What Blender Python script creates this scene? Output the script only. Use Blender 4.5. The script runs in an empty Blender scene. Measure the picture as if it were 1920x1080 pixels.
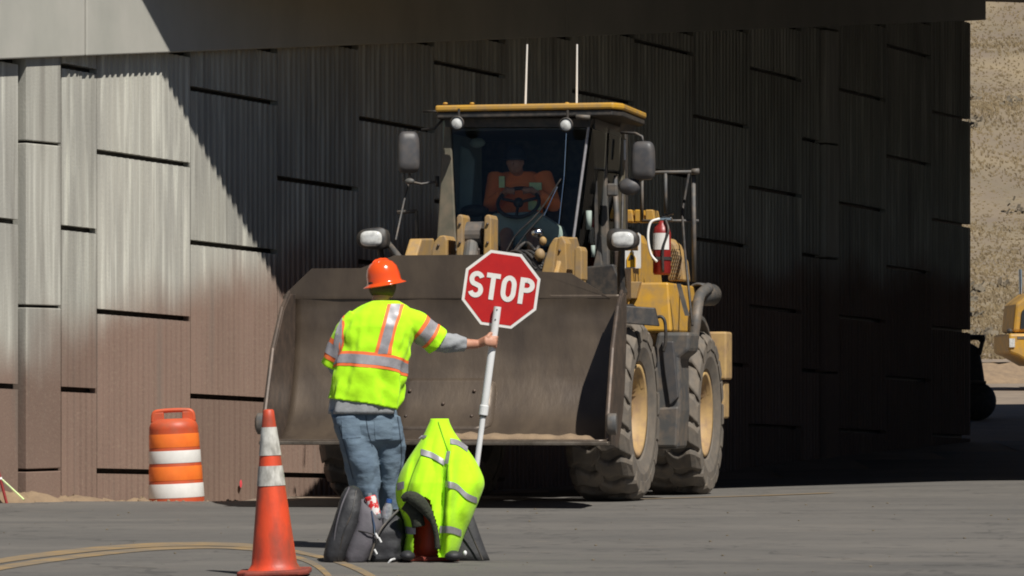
import bpy, bmesh, math, random
from mathutils import Vector, Matrix, noise
rnd = random.Random(7)
R = math.radians
F, HOR, EYE = 7000.0, 720.0, 1.07          # focal length in photo pixels, horizon row, eye height

# ------------------------------------------------------------------ camera, light, exposure
sc = bpy.context.scene
C = sc.collection
cam_d = bpy.data.cameras.new('camera'); cam = bpy.data.objects.new('camera', cam_d); C.objects.link(cam)
cam.location = (0, 0, EYE); cam.rotation_euler = (R(90), 0, 0)
cam_d.sensor_width = 36; cam_d.lens = 36 * F / 1920; cam_d.shift_y = (HOR - 540) / 1920
cam_d.clip_start = 0.5; cam_d.clip_end = 3000
sc.camera = cam
S = Vector((-.38, .584, -.95))               # direction in which sunlight travels
w = bpy.data.worlds.new('World'); sc.world = w; w.use_nodes = True
nt = w.node_tree; nt.nodes.clear()
sky = nt.nodes.new('ShaderNodeTexSky'); sky.sky_type = 'NISHITA'; sky.sun_disc = False; sky.altitude = 2500; sky.air_density = .75; sky.dust_density = .2
sky.sun_elevation = math.atan2(.95, math.hypot(.38, .584))
sky.sun_rotation = math.atan2(.38, -.584)
bg = nt.nodes.new('ShaderNodeBackground'); bg.inputs[1].default_value = 0.05
wo = nt.nodes.new('ShaderNodeOutputWorld')
nt.links.new(sky.outputs[0], bg.inputs[0]); nt.links.new(bg.outputs[0], wo.inputs[0])
sl = bpy.data.lights.new('sun', 'SUN'); sl.energy = 5.0; sl.angle = R(.53); sl.color = (1, .965, .90)
so = bpy.data.objects.new('sun', sl); C.objects.link(so); so.location = (20, -20, 40)
so.rotation_euler = S.to_track_quat('-Z', 'Y').to_euler()
sc.view_settings.view_transform = 'Standard'; sc.view_settings.look = 'None'
sc.view_settings.gamma = 1; sc.view_settings.use_curve_mapping = False
sc.view_settings.exposure = 0.14
sc.cycles.filter_width = 1.9
sc.cycles.max_bounces = 6

# ------------------------------------------------------------------ materials
def mat(name, c1, c2=None, rough=.7, metal=0, scale=8, detail=6, lo=.35, hi=.65, bump=0, bscale=60,
        stretch=(1, 1, 1), coat=0, dust=None, dustamt=0, sheen=0, spec=.5):
    m = bpy.data.materials.new(name); m.use_nodes = True
    n = m.node_tree; b = n.nodes['Principled BSDF']; L = n.links
    b.inputs['Roughness'].default_value = rough; b.inputs['Metallic'].default_value = metal
    b.inputs['Coat Weight'].default_value = coat; b.inputs['Coat Roughness'].default_value = .15
    b.inputs['Specular IOR Level'].default_value = spec
    if sheen: b.inputs['Sheen Weight'].default_value = sheen
    tc = n.nodes.new('ShaderNodeTexCoord'); mp = n.nodes.new('ShaderNodeMapping')
    mp.inputs['Scale'].default_value = stretch; L.new(tc.outputs['Object'], mp.inputs[0])
    c2 = c2 or tuple(x * .8 for x in c1)
    nz = n.nodes.new('ShaderNodeTexNoise'); nz.inputs['Scale'].default_value = scale
    nz.inputs['Detail'].default_value = detail; nz.inputs['Roughness'].default_value = .62
    L.new(mp.outputs[0], nz.inputs['Vector'])
    rp = n.nodes.new('ShaderNodeMapRange'); rp.inputs[1].default_value = lo; rp.inputs[2].default_value = hi
    L.new(nz.outputs[0], rp.inputs[0])
    mx = n.nodes.new('ShaderNodeMix'); mx.data_type = 'RGBA'
    mx.inputs[6].default_value = (*c1, 1); mx.inputs[7].default_value = (*c2, 1)
    L.new(rp.outputs[0], mx.inputs[0]); out = mx.outputs[2]
    if dust:
        n2 = n.nodes.new('ShaderNodeTexNoise'); n2.inputs['Scale'].default_value = scale * 3.1; n2.inputs['Detail'].default_value = 8
        L.new(mp.outputs[0], n2.inputs['Vector'])
        r2 = n.nodes.new('ShaderNodeMapRange'); r2.inputs[1].default_value = .42; r2.inputs[2].default_value = .68
        r2.inputs[4].default_value = dustamt; L.new(n2.outputs[0], r2.inputs[0])
        m2 = n.nodes.new('ShaderNodeMix'); m2.data_type = 'RGBA'; m2.inputs[7].default_value = (*dust, 1)
        L.new(r2.outputs[0], m2.inputs[0]); L.new(out, m2.inputs[6]); out = m2.outputs[2]
    L.new(out, b.inputs['Base Color'])
    if bump:
        n3 = n.nodes.new('ShaderNodeTexNoise'); n3.inputs['Scale'].default_value = bscale; n3.inputs['Detail'].default_value = 6
        L.new(mp.outputs[0], n3.inputs['Vector'])
        bp = n.nodes.new('ShaderNodeBump'); bp.inputs['Strength'].default_value = bump; bp.inputs['Distance'].default_value = .01
        L.new(n3.outputs[0], bp.inputs['Height']); L.new(bp.outputs[0], b.inputs['Normal'])
    return m

M = {}
DUST = (.26, .19, .13)
M['yellow'] = mat('machine_yellow_paint', (.60, .32, .03), (.48, .27, .045), .5, scale=2.5, dust=DUST, dustamt=.55, bump=.05)
M['tan'] = mat('dusty_yellow_steel', (.46, .27, .075), (.34, .22, .09), .65, scale=3, dust=DUST, dustamt=.7, bump=.1)
M['rim'] = mat('dusty_rim_paint', (.50, .33, .13), (.38, .25, .12), .6, scale=3, dust=(.28, .18, .11), dustamt=.7)
M['post'] = mat('dusty_cab_post_paint', (.09, .085, .06), (.13, .115, .08), .6, scale=3, dust=DUST, dustamt=.4)
M['steel'] = mat('scoured_bucket_steel', (.098, .073, .053), (.064, .049, .038), .40, .35, scale=1.3, dust=(.16, .12, .082), dustamt=.4, bump=.15, bscale=20, stretch=(.7, 1.4, .6))
M['lip'] = mat('scraped_edge_steel', (.24, .20, .16), (.10, .08, .06), .38, .6, scale=5, stretch=(1, 1, 1))
M['steel_d'] = mat('rusty_dark_plate', (.09, .065, .05), (.05, .04, .034), .55, .3, scale=3, dust=(.16, .11, .08), dustamt=.5, bump=.2, bscale=30)
M['black'] = mat('black_machine_paint', (.022, .022, .024), (.035, .033, .03), .55, scale=5, dust=DUST, dustamt=.18)
M['grey'] = mat('dusty_grey_paint', (.07, .07, .072), (.10, .095, .085), .6, scale=3, dust=DUST, dustamt=.45, bump=.08)
M['darkgrey'] = mat('dark_grey_plastic', (.055, .055, .06), (.075, .072, .072), .5, scale=5, dust=DUST, dustamt=.12)
M['rubber'] = mat('dusty_tyre_rubber', (.165, .143, .118), (.11, .096, .082), .85, scale=4, dust=(.20, .16, .12), dustamt=.6, bump=.25, bscale=25)
M['chrome'] = mat('bright_metal', (.7, .7, .7), None, .18, 1)
M['lens'] = mat('lamp_lens', (.75, .75, .72), (.5, .5, .48), .12, 0, scale=20, coat=1)
M['white'] = mat('white_plastic', (.78, .78, .78), (.68, .68, .67), .45, scale=6, spec=.4)
M['red'] = mat('red_paint', (.28, .018, .016), (.22, .015, .014), .4, scale=6)
M['signred'] = mat('red_sign_sheeting', (.50, .014, .012), (.44, .012, .012), .38, scale=14)
M['signwhite'] = mat('white_sign_sheeting', (.80, .78, .74), (.74, .72, .68), .4, scale=14)
M['cone'] = mat('worn_orange_rubber', (.78, .085, .025), (.60, .055, .02), .5, scale=2.2, dust=(.14, .06, .04), dustamt=.75, bump=.1, stretch=(1.4, 1.4, .6))
M['conebase'] = mat('grimy_rubber_base', (.30, .05, .028), (.18, .04, .028), .75, scale=9, bump=.3)
M['conewhite'] = mat('scuffed_white_sleeve', (.72, .71, .66), (.52, .50, .44), .4, scale=5, dust=(.14, .13, .11), dustamt=.75, stretch=(1.5, 1.5, .7))
M['bar_or'] = mat('barrel_orange_plastic', (.62, .10, .03), (.50, .07, .025), .5, scale=4, dust=(.3, .12, .07), dustamt=.4)
M['bar_refl'] = mat('orange_reflective_band', (.95, .22, .035), (.85, .17, .03), .35, scale=6)
M['hat'] = mat('glossy_orange_shell', (.85, .09, .01), (.80, .08, .01), .18, scale=3, coat=.6)
M['lime'] = mat('lime_safety_fabric', (.50, .95, .018), (.45, .88, .014), .85, scale=10, bump=.25, bscale=22, sheen=.1, spec=.2)
M['limedark'] = mat('dark_green_stitching', (.20, .42, .01), None, .9)  # darker lime for the jacket's seam strips
M['silver'] = mat('silver_tape', (.36, .345, .36), (.28, .27, .285), .45, scale=30, metal=.1)
M['ortape'] = mat('orange_tape', (.95, .20, .05), (.9, .17, .05), .7, scale=10)
M['shirt'] = mat('heather_grey_cotton', (.33, .34, .35), (.27, .28, .29), .9, scale=25, bump=.2, bscale=40)
M['jeans'] = mat('faded_blue_denim', (.155, .215, .27), (.09, .13, .18), .9, scale=5, lo=.3, hi=.7, bump=.9, bscale=11, stretch=(1, 1, 1.8))
M['denim_dark'] = mat('dark_denim_seam', (.05, .075, .105), None, .9)
M['skin'] = mat('skin', (.50, .25, .16), (.42, .19, .12), .55, scale=18)
M['hair'] = mat('brown_hair', (.09, .05, .028), (.05, .03, .018), .7, scale=60)
M['nylon'] = mat('black_nylon', (.022, .022, .025), (.032, .032, .035), .6, scale=9, bump=.3, bscale=40)
M['nylon2'] = mat('grey_nylon', (.115, .105, .12), (.09, .085, .095), .75, scale=12, bump=.2, bscale=50)
M['fleece'] = mat('black_fleece', (.022, .024, .018), (.04, .045, .028), .95, scale=40, bump=.8, bscale=60)
M['orangevest'] = mat('orange_work_shirt', (1.0, .26, .07), (.95, .22, .06), .8, scale=8)
M['console'] = mat('grey_green_trim', (.34, .40, .36), (.28, .34, .30), .7, scale=5)
M['line'] = mat('worn_yellow_road_paint', (.33, .21, .08), (.17, .14, .105), .8, scale=3, lo=.3, hi=.62, detail=10)
M['soil'] = mat('tan_dirt', (.27, .19, .115), (.20, .14, .09), .95, scale=6, bump=.6, bscale=30)
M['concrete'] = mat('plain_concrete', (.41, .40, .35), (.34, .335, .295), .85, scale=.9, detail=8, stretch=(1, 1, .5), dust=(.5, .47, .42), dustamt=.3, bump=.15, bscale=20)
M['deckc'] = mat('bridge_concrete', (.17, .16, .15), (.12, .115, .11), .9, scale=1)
M['blue'] = mat('blue_plastic', (.03, .10, .35), None, .4)
M['bottle'] = mat('bottle_plastic', (.32, .33, .35), (.16, .17, .19), .1, scale=40, coat=1)
M['sole'] = mat('tan_shoe_leather', (.20, .15, .11), None, .7)
M['yellowband'] = mat('yellow_green_patch', (.72, .85, .35), (.5, .6, .4), .6, scale=10)
M['farglass'] = mat('dark_window', (.04, .045, .05), None, .15)

def glass():
    m = bpy.data.materials.new('tinted_cab_glass'); m.use_nodes = True
    n = m.node_tree; n.nodes.clear(); L = n.links
    o = n.nodes.new('ShaderNodeOutputMaterial'); mx = n.nodes.new('ShaderNodeMixShader')
    t = n.nodes.new('ShaderNodeBsdfTransparent'); t.inputs[0].default_value = (.97, 1, .99, 1)
    g = n.nodes.new('ShaderNodeBsdfGlossy'); g.inputs[0].default_value = (.26, .28, .30, 1); g.inputs['Roughness'].default_value = .06
    f = n.nodes.new('ShaderNodeFresnel'); f.inputs[0].default_value = 1.45
    L.new(f.outputs[0], mx.inputs[0]); L.new(t.outputs[0], mx.inputs[1]); L.new(g.outputs[0], mx.inputs[2]); L.new(mx.outputs[0], o.inputs[0])
    return m
M['glass'] = glass()

def wall_material():
    # grey concrete, sprayed with brown stain up to an uneven height
    m = bpy.data.materials.new('stained_wall_concrete'); m.use_nodes = True
    n = m.node_tree; b = n.nodes['Principled BSDF']; L = n.links; b.inputs['Roughness'].default_value = .88
    b.inputs['Specular IOR Level'].default_value = .25
    g = n.nodes.new('ShaderNodeNewGeometry'); s = n.nodes.new('ShaderNodeSeparateXYZ'); L.new(g.outputs['Position'], s.inputs[0])
    def nz(scale, det, vscale=(1, 1, 1)):
        mp = n.nodes.new('ShaderNodeMapping'); mp.inputs['Scale'].default_value = vscale; L.new(g.outputs['Position'], mp.inputs[0])
        t = n.nodes.new('ShaderNodeTexNoise'); t.inputs['Scale'].default_value = scale; t.inputs['Detail'].default_value = det
        L.new(mp.outputs[0], t.inputs[0]); return t.outputs[0]
    def ma(op, a, b_):
        k = n.nodes.new('ShaderNodeMath'); k.operation = op
        for i, v in enumerate((a, b_)):
            if isinstance(v, (int, float)): k.inputs[i].default_value = v
            else: L.new(v, k.inputs[i])
        return k.outputs[0]
    def mr(v, a, b_, c=0, d=1):
        k = n.nodes.new('ShaderNodeMapRange'); k.interpolation_type = 'SMOOTHSTEP'
        for i, q in enumerate((a, b_, c, d)): k.inputs[i + 1].default_value = q
        L.new(v, k.inputs[0]); return k.outputs[0]
    def mix(f, a, b_):
        k = n.nodes.new('ShaderNodeMix'); k.data_type = 'RGBA'; L.new(f, k.inputs[0])
        for i, v in ((6, a), (7, b_)):
            if isinstance(v, tuple): k.inputs[i].default_value = (*v, 1)
            else: L.new(v, k.inputs[i])
        return k.outputs[2]
    h = ma('ADD', s.outputs[2], ma('MULTIPLY', ma('MINIMUM', ma('ADD', s.outputs[0], 3.5), 1.8), -.42))
    h = ma('ADD', h, ma('MULTIPLY', ma('SUBTRACT', nz(.8, 2), .5), 1.1))
    h = ma('ADD', h, ma('MULTIPLY', ma('SUBTRACT', nz(7, 3, (1, 1, .4)), .5), .18))
    f = mr(h, 1.45, 2.15)
    grey = mix(mr(nz(1.3, 8, (1, 1, .35)), .3, .7), (.435, .42, .365), (.34, .33, .295))
    grey = mix(mr(nz(14, 4, (1, 1, .05)), .45, .75), grey, (.58, .57, .50))
    brn = mix(mr(nz(1.7, 8, (1, 1, .4)), .3, .7), (.245, .168, .132), (.215, .148, .116))
    brn = mix(mr(nz(30, 4), .5, .8), brn, (.26, .19, .145))
    both = mix(f, brn, grey)
    drip = mr(nz(5, 6, (1, 1, .06)), .56, .72, 0, .45); both = mix(drip, both, (.16, .145, .125))
    fin = both; oi = n.nodes.new('ShaderNodeObjectInfo')
    hs = n.nodes.new('ShaderNodeHueSaturation'); L.new(mr(oi.outputs['Random'], 0, 1, .86, 1.1), hs.inputs['Value']); L.new(fin, hs.inputs['Color'])
    L.new(hs.outputs[0], b.inputs['Base Color'])
    bp = n.nodes.new('ShaderNodeBump'); bp.inputs['Strength'].default_value = .25; bp.inputs['Distance'].default_value = .01
    L.new(nz(45, 6), bp.inputs['Height']); L.new(bp.outputs[0], b.inputs['Normal'])
    return m
M['wall'] = wall_material()

def asphalt():
    m = bpy.data.materials.new('worn_asphalt'); m.use_nodes = True
    n = m.node_tree; b = n.nodes['Principled BSDF']; L = n.links; b.inputs['Roughness'].default_value = .8
    b.inputs['Specular IOR Level'].default_value = .3
    g = n.nodes.new('ShaderNodeNewGeometry')
    def nz(scale, det, v=(1, 1, 1), r=.6):
        mp = n.nodes.new('ShaderNodeMapping'); mp.inputs['Scale'].default_value = v; L.new(g.outputs['Position'], mp.inputs[0])
        t = n.nodes.new('ShaderNodeTexNoise'); t.inputs['Scale'].default_value = scale; t.inputs['Detail'].default_value = det
        t.inputs['Roughness'].default_value = r; L.new(mp.outputs[0], t.inputs[0]); return t.outputs[0]
    def layer(prev, fac, col, a, b_, amt=1):
        k = n.nodes.new('ShaderNodeMapRange'); k.inputs[1].default_value = a; k.inputs[2].default_value = b_; k.inputs[4].default_value = amt
        L.new(fac, k.inputs[0]); x = n.nodes.new('ShaderNodeMix'); x.data_type = 'RGBA'; L.new(k.outputs[0], x.inputs[0])
        if isinstance(prev, tuple): x.inputs[6].default_value = (*prev, 1)
        else: L.new(prev, x.inputs[6])
        x.inputs[7].default_value = (*col, 1); return x.outputs[2]
    c = layer((.112, .106, .098), nz(.35, 5, (.5, 1.6, 1)), (.15, .139, .125), .38, .66)
    c = layer(c, nz(.5, 6, (.35, 2.2, 1), .7), (.08, .077, .074), .5, .68, .6)      # darker patches along the traffic
    c = layer(c, nz(1.3, 8, (.5, 2.6, 1), .75), (.22, .18, .14), .58, .72, .6)      # tracked dirt
    c = layer(c, nz(60, 4), (.18, .165, .15), .55, .75, .6)
    c = layer(c, nz(3.2, 7, (.8, 1, 1), .75), (.07, .067, .064), .54, .66, .7)
    c = layer(c, nz(4.7, 7, (.7, 1.1, 1), .78), (.25, .205, .16), .60, .70, .7)
    c = layer(c, nz(14, 6, (1, 1, 1), .8), (.34, .29, .23), .69, .74, .9)
    mp = n.nodes.new('ShaderNodeMapping'); mp.inputs['Scale'].default_value = (.3, .2, 1); L.new(g.outputs['Position'], mp.inputs[0])
    wv = n.nodes.new('ShaderNodeVectorMath'); wv.operation = 'MULTIPLY_ADD'; cn = n.nodes.new('ShaderNodeTexNoise'); cn.inputs['Scale'].default_value = 2.5; L.new(g.outputs['Position'], cn.inputs[0])
    wv.inputs[1].default_value = (.35, .35, 0); L.new(cn.outputs[1], wv.inputs[0]); L.new(mp.outputs[0], wv.inputs[2])
    vo = n.nodes.new('ShaderNodeTexVoronoi'); vo.feature = 'DISTANCE_TO_EDGE'; vo.inputs['Scale'].default_value = 1; L.new(wv.outputs[0], vo.inputs['Vector'])
    iv = n.nodes.new('ShaderNodeMath'); iv.operation = 'SUBTRACT'; iv.inputs[0].default_value = 1; L.new(vo.outputs[0], iv.inputs[1])
    c = layer(c, iv.outputs[0], (.05, .048, .046), .9925, .996, .45)                  # cracks
    L.new(c, b.inputs['Base Color'])
    bp = n.nodes.new('ShaderNodeBump'); bp.inputs['Strength'].default_value = .4; bp.inputs['Distance'].default_value = .01
    L.new(nz(80, 5), bp.inputs['Height']); L.new(bp.outputs[0], b.inputs['Normal'])
    return m
M['asphalt'] = asphalt()
M['dirt'] = mat('dusty_ground', (.20, .155, .115), (.27, .21, .155), .95, scale=1.2, detail=10, bump=.5, bscale=12, dust=(.12, .1, .08), dustamt=.4)
M['hill'] = mat('dry_hillside_grass', (.25, .195, .12), (.165, .132, .09), .95, scale=.16, detail=12, lo=.38, hi=.62, dust=(.17, .13, .10), dustamt=.55, bump=.8, bscale=3)
M['straw'] = mat('dry_grass_blades', (.29, .225, .148), (.22, .175, .12), .9, scale=.5, lo=.35, hi=.65)
def straw():
    m = mat('dry_grass_blades', (.47, .37, .22), (.37, .29, .18), .9, scale=.4, lo=.35, hi=.65); n = m.node_tree; L = n.links
    b = n.nodes['Principled BSDF']; src = b.inputs['Base Color'].links[0].from_socket
    t = n.nodes.new('ShaderNodeBsdfTranslucent'); x = n.nodes.new('ShaderNodeMixShader'); x.inputs[0].default_value = .5
    L.new(src, t.inputs[0]); L.new(b.outputs[0], x.inputs[1]); L.new(t.outputs[0], x.inputs[2]); L.new(x.outputs[0], n.nodes['Material Output'].inputs[0]); return m
M['straw'] = straw()
M['scrub'] = mat('grey_brown_scrub', (.12, .10, .07), (.18, .145, .10), .9, scale=1)

# ------------------------------------------------------------------ helpers
class MB:
    def __init__(s): s.v = []; s.f = []
    def add(s, vs, fs):
        k = len(s.v); s.v += [Vector(p) for p in vs]; s.f += [tuple(i + k for i in f) for f in fs]; return s
    def box(s, a, b, m=None):
        (x0, y0, z0), (x1, y1, z1) = a, b
        vs = [Vector(p) for p in ((x0, y0, z0), (x1, y0, z0), (x1, y1, z0), (x0, y1, z0), (x0, y0, z1), (x1, y0, z1), (x1, y1, z1), (x0, y1, z1))]
        if m: vs = [m @ p for p in vs]
        return s.add(vs, ((0, 3, 2, 1), (4, 5, 6, 7), (0, 1, 5, 4), (1, 2, 6, 5), (2, 3, 7, 6), (3, 0, 4, 7)))
    def prism(s, poly, off):                # poly: 3-D points, off: extrusion vector
        n = len(poly); p = [Vector(q) for q in poly]; o = Vector(off)
        s.add(p + [q + o for q in p], [tuple(range(n))[::-1], tuple(range(n, 2 * n))] + [(i, (i + 1) % n, n + (i + 1) % n, n + i) for i in range(n)])
        return s
    def loft(s, rings, cap=True, closed=True):
        n = len(rings[0]); vs = [p for r in rings for p in r]; fs = []
        for i in range(len(rings) - 1):
            for j in range(n if closed else n - 1):
                fs.append((i * n + j, i * n + (j + 1) % n, (i + 1) * n + (j + 1) % n, (i + 1) * n + j))
        if cap and closed: fs += [tuple(range(n))[::-1], tuple(range((len(rings) - 1) * n, len(rings) * n))]
        return s.add(vs, fs)
    def tube(s, path, rad, seg=10, cap=True, flat=1.0, up=None):
        P = [Vector(p) for p in path]
        if not isinstance(rad, (list, tuple)): rad = [rad] * len(P)
        T = []
        for i in range(len(P)):
            t = P[min(i + 1, len(P) - 1)] - P[max(i - 1, 0)]; T.append(t.normalized())
        u = Vector(up) if up else (Vector((0, 0, 1)) if abs(T[0].z) < .9 else Vector((0, 1, 0)))
        a = (u - T[0] * u.dot(T[0])).normalized(); rings = []
        for p, t, r in zip(P, T, rad):
            a = (a - t * a.dot(t)).normalized(); b = t.cross(a)
            rings.append([p + (a * math.cos(q) + b * math.sin(q) * flat) * r for q in (2 * math.pi * k / seg for k in range(seg))])
        return s.loft(rings, cap)
    def lathe(s, prof, seg=32, m=None, cap=False):
        rings = []
        for r, z in prof:
            ring = [Vector((r * math.cos(2 * math.pi * k / seg), r * math.sin(2 * math.pi * k / seg), z)) for k in range(seg)]
            rings.append([m @ p for p in ring] if m else ring)
        return s.loft(rings, cap)
    def ball(s, c, r, seg=14, m=None):
        c = Vector(c); r = Vector(r) if isinstance(r, (tuple, list)) else Vector((r, r, r)); rings = []
        for i in range(seg // 2 + 1):
            t = math.pi * max(.02, min(.98, i / (seg // 2))) - math.pi / 2; ring = []
            for k in range(seg):
                q = 2 * math.pi * k / seg
                p = Vector((r.x * math.cos(t) * math.cos(q), r.y * math.cos(t) * math.sin(q), r.z * math.sin(t)))
                ring.append(c + (m @ p if m else p))
            rings.append(ring)
        return s.loft(rings)
    def build(s, name, m, parent=None, smooth=False, bevel=0, solid=0, sub=0, remesh=0, relax=0):
        me = bpy.data.meshes.new(name); me.from_pydata([tuple(p) for p in s.v], [], s.f)
        bm = bmesh.new(); bm.from_mesh(me); bmesh.ops.recalc_face_normals(bm, faces=bm.faces); bm.to_mesh(me); bm.free()
        ms = m if isinstance(m, list) else [m]
        for q in ms: me.materials.append(M[q] if isinstance(q, str) else q)
        if smooth: me.polygons.foreach_set('use_smooth', [True] * len(me.polygons))
        o = bpy.data.objects.new(name, me); C.objects.link(o)
        if parent: o.parent = parent
        if remesh:
            q = o.modifiers.new('remesh', 'REMESH'); q.mode = 'VOXEL'; q.voxel_size = remesh; q.use_smooth_shade = True
        if relax:
            q = o.modifiers.new('smooth', 'SMOOTH'); q.iterations = relax; q.factor = .5
        if solid:
            q = o.modifiers.new('solid', 'SOLIDIFY'); q.thickness = solid; q.offset = 0
        if bevel:
            q = o.modifiers.new('bevel', 'BEVEL'); q.width = bevel; q.segments = 2; q.limit_method = 'ANGLE'; q.angle_limit = R(40); q.harden_normals = False
        if sub:
            q = o.modifiers.new('sub', 'SUBSURF'); q.levels = sub; q.render_levels = sub
        return o

def tag(o, label=None, cat=None, group=None, kind=None):
    for k, v in (('label', label), ('category', cat), ('group', group), ('kind', kind)):
        if v: o[k] = v
    return o
def thing(name, label, cat, loc=(0, 0, 0), rotz=0, group=None):
    o = bpy.data.objects.new(name, None); C.objects.link(o); o.location = loc; o.rotation_euler = (0, 0, rotz)
    o.empty_display_size = .1
    return tag(o, label, cat, group)
def at(px, py, Y):                           # point seen at a photo pixel at distance Y
    return Vector(((px - 960) / F * Y, Y, EYE - (py - HOR) / F * Y))
def lerp(tab, x):
    if x <= tab[0][0]: return tab[0][1]
    for (a, p), (b, q) in zip(tab, tab[1:]):
        if x <= b: return p + (q - p) * (x - a) / (b - a)
    return tab[-1][1]
def clamp(x, a=0, b=1): return max(a, min(b, x))
def sm(x): x = clamp(x); return x * x * (3 - 2 * x)

# ------------------------------------------------------------------ ground, road, hill
FAR = [(-30, 0), (45, 0), (62, .55), (80, 1.0), (105, 1.6), (125, 5), (150, 11), (220, 31), (330, 60), (460, 74)]
def gz(x, y):
    d = .017 * clamp(y - 34, 0, 6) * clamp(1 - (x - .5) / 4.5) * (1 - sm((y - 44) / 8))
    d += .16 * sm((y - 34.0) / .5) * sm((-2.45 - x) / .5) * (1 - sm((y - 50) / 6))
    z = lerp(FAR, y) - d
    if y > 110: z += (y - 110) * .03 * noise.noise(Vector((x * .02, y * .02, 0))) + 1.2 * min(1, (y - 110) / 30) * noise.noise(Vector((x * .09, y * .09, 3)))
    return z
def sheet(name, xs, ys, m, dz=0, kind='structure', keep=None):
    b = MB(); nx = len(xs); vs = [(x, y, gz(x, y) + dz) for y in ys for x in xs]; fs = []
    for j in range(len(ys) - 1):
        for i in range(nx - 1):
            if keep is None or keep((xs[i] + xs[i + 1]) / 2, (ys[j] + ys[j + 1]) / 2):
                fs.append((j * nx + i, j * nx + i + 1, (j + 1) * nx + i + 1, (j + 1) * nx + i))
    o = b.add(vs, fs).build(name, m, smooth=True); o['kind'] = kind; return o
xs = [-260, -160, -90, -50, -30, -20, -12] + [-8 + .5 * i for i in range(53)] + [19 + i * 2 for i in range(12)] + [50, 80, 140, 260]
ys = [-30, -10, 0, 10, 18, 24, 30, 33] + [33.4 + .15 * i for i in range(18)] + [36.3 + i * .7 for i in range(36)] + [62 + 2 * i for i in range(24)]
sheet('ground', xs, ys + [110], 'dirt')
hx = [-260, -180, -120, -80, -50] + [-30 + 1.6 * i for i in range(70)] + [90, 120, 170, 260]
hy = [110 + 2.2 * i for i in range(60)] + [246 + 8 * i for i in range(27)]
sheet('hillside', hx, hy, 'hill')
rxs = [-60, -30, -15] + [-8 + .4 * i for i in range(46)] + [11, 16, 25, 50]
rys = [-30, 0, 10, 16] + [20 + .5 * i for i in range(27)] + [33.3, 33.6, 33.85, 34.1, 34.4, 34.8, 35.4, 36, 37, 38, 39, 40, 41, 42, 44, 46, 48, 50, 53, 56, 60, 64]
sheet('road', rxs, rys, 'asphalt', .006, keep=lambda x, y: y < 34.05 or x > -2.4 + max(0, (y - 36)) * .577 + .4)

def ribbon(name, pts, wid, dz=.012):
    b = MB(); L_ = []
    for i, p in enumerate(pts):
        a = Vector(pts[max(0, i - 1)]); c = Vector(pts[min(len(pts) - 1, i + 1)]); t = (c - a).normalized(); nn = Vector((-t.y, t.x)) * wid / 2
        for sgn in (1, -1):
            q = Vector(p) + nn * sgn; L_.append((q.x, q.y, gz(q.x, q.y) + dz))
    b.add(L_, [(2 * i, 2 * i + 1, 2 * i + 3, 2 * i + 2) for i in range(len(pts) - 1)])
    return tag(b.build(name, 'line'), kind='structure')
def spl(pts, n=10):                          # Catmull-Rom through points
    P = [Vector(p) for p in pts]; P = [2 * P[0] - P[1]] + P + [2 * P[-1] - P[-2]]; out = []
    for i in range(1, len(P) - 2):
        for k in range(n):
            t = k / n; a, b, c, d = P[i - 1:i + 3]
            out.append(.5 * ((2 * b) + (c - a) * t + (2 * a - 5 * b + 4 * c - d) * t * t + (3 * b - a - 3 * c + d) * t ** 3))
    out.append(P[-2]); return out
def gp(px, py):                              # ground point at a photo pixel on the flat road
    Y = F * EYE / (py - HOR); return Vector(((px - 960) / F * Y, Y))
def painted(tab):
    T_ = spl([Vector((x, a_, b_)) for x, a_, b_ in tab], 12); vs = []
    for q in T_:
        for y_ in (q.y, q.z): g_ = gp(q.x, y_); vs.append((g_.x, g_.y, gz(g_.x, g_.y) + .0095))
    return tag(MB().add(vs, [(2 * i, 2 * i + 1, 2 * i + 3, 2 * i + 2) for i in range(len(T_) - 1)]).build('road_marking', 'line'), kind='structure')
painted([(-300, 1108, 1119), (-120, 1074, 1083), (0, 1050, 1059), (100, 1036, 1045), (200, 1026, 1034), (300, 1020, 1027.5), (400, 1019, 1026), (480, 1023, 1030.5), (560, 1035, 1041), (640, 1054, 1062), (700, 1080, 1092), (730, 1110, 1125)])
painted([(-300, 1124, 1134), (-120, 1087, 1096), (0, 1063, 1072), (100, 1048, 1056), (200, 1036, 1043), (300, 1028.2, 1034), (400, 1027, 1031), (480, 1031, 1036), (545, 1042, 1048), (590, 1056, 1066), (620, 1080, 1096), (632, 1110, 1130)])
ribbon('road_marking', spl([gp(1150, 938), gp(1280, 932), gp(1400, 928), gp(1560, 922)]), .16)

# loose dirt and stones along the pavement edge on the left
b = MB()
for i in range(420):
    x = rnd.uniform(-6, -2.5); y = min(34.2, 35.5 + 1.732 * (x + 3.5) - .16) + rnd.gauss(0, .09); r = rnd.uniform(.006, .02)
    mm = Matrix.Rotation(rnd.uniform(0, 6), 3, Vector((rnd.random(), rnd.random(), rnd.random() + .01)).normalized())
    b.ball((x, y, gz(x, y) + r * .3), (r * 1.3, r, r * .7), 6, mm)
tag(b.build('gravel', 'soil'), kind='stuff')
b = MB()                                     # low bank of dirt against the wall foot
for px, wd, hh, Y in ((180, .5, .07, 34.35), (130, .6, .08, 34.3), (262, .35, .10, 34.45), (60, .35, .02, 33.72), (15, .3, .03, 33.5), (230, .4, .08, 34.5), (330, .5, .07, 34.6)):
    c = at(px, 940, Y)
    rings = []
    for k in range(9):
        t = k / 8; rr = wd * math.sqrt(1 - t * .97)
        rings.append([(c.x + rr * math.cos(q) * (1 + .2 * noise.noise(Vector((q, t * 3, px)))), Y + rr * .4 * math.sin(q), gz(c.x, Y) - .05 + (hh + .12) * (t ** .8) * (1 + .25 * noise.noise(Vector((q * 2, t, px))))) for q in (2 * math.pi * j / 20 for j in range(20))])
    b.loft(rings)
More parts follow.
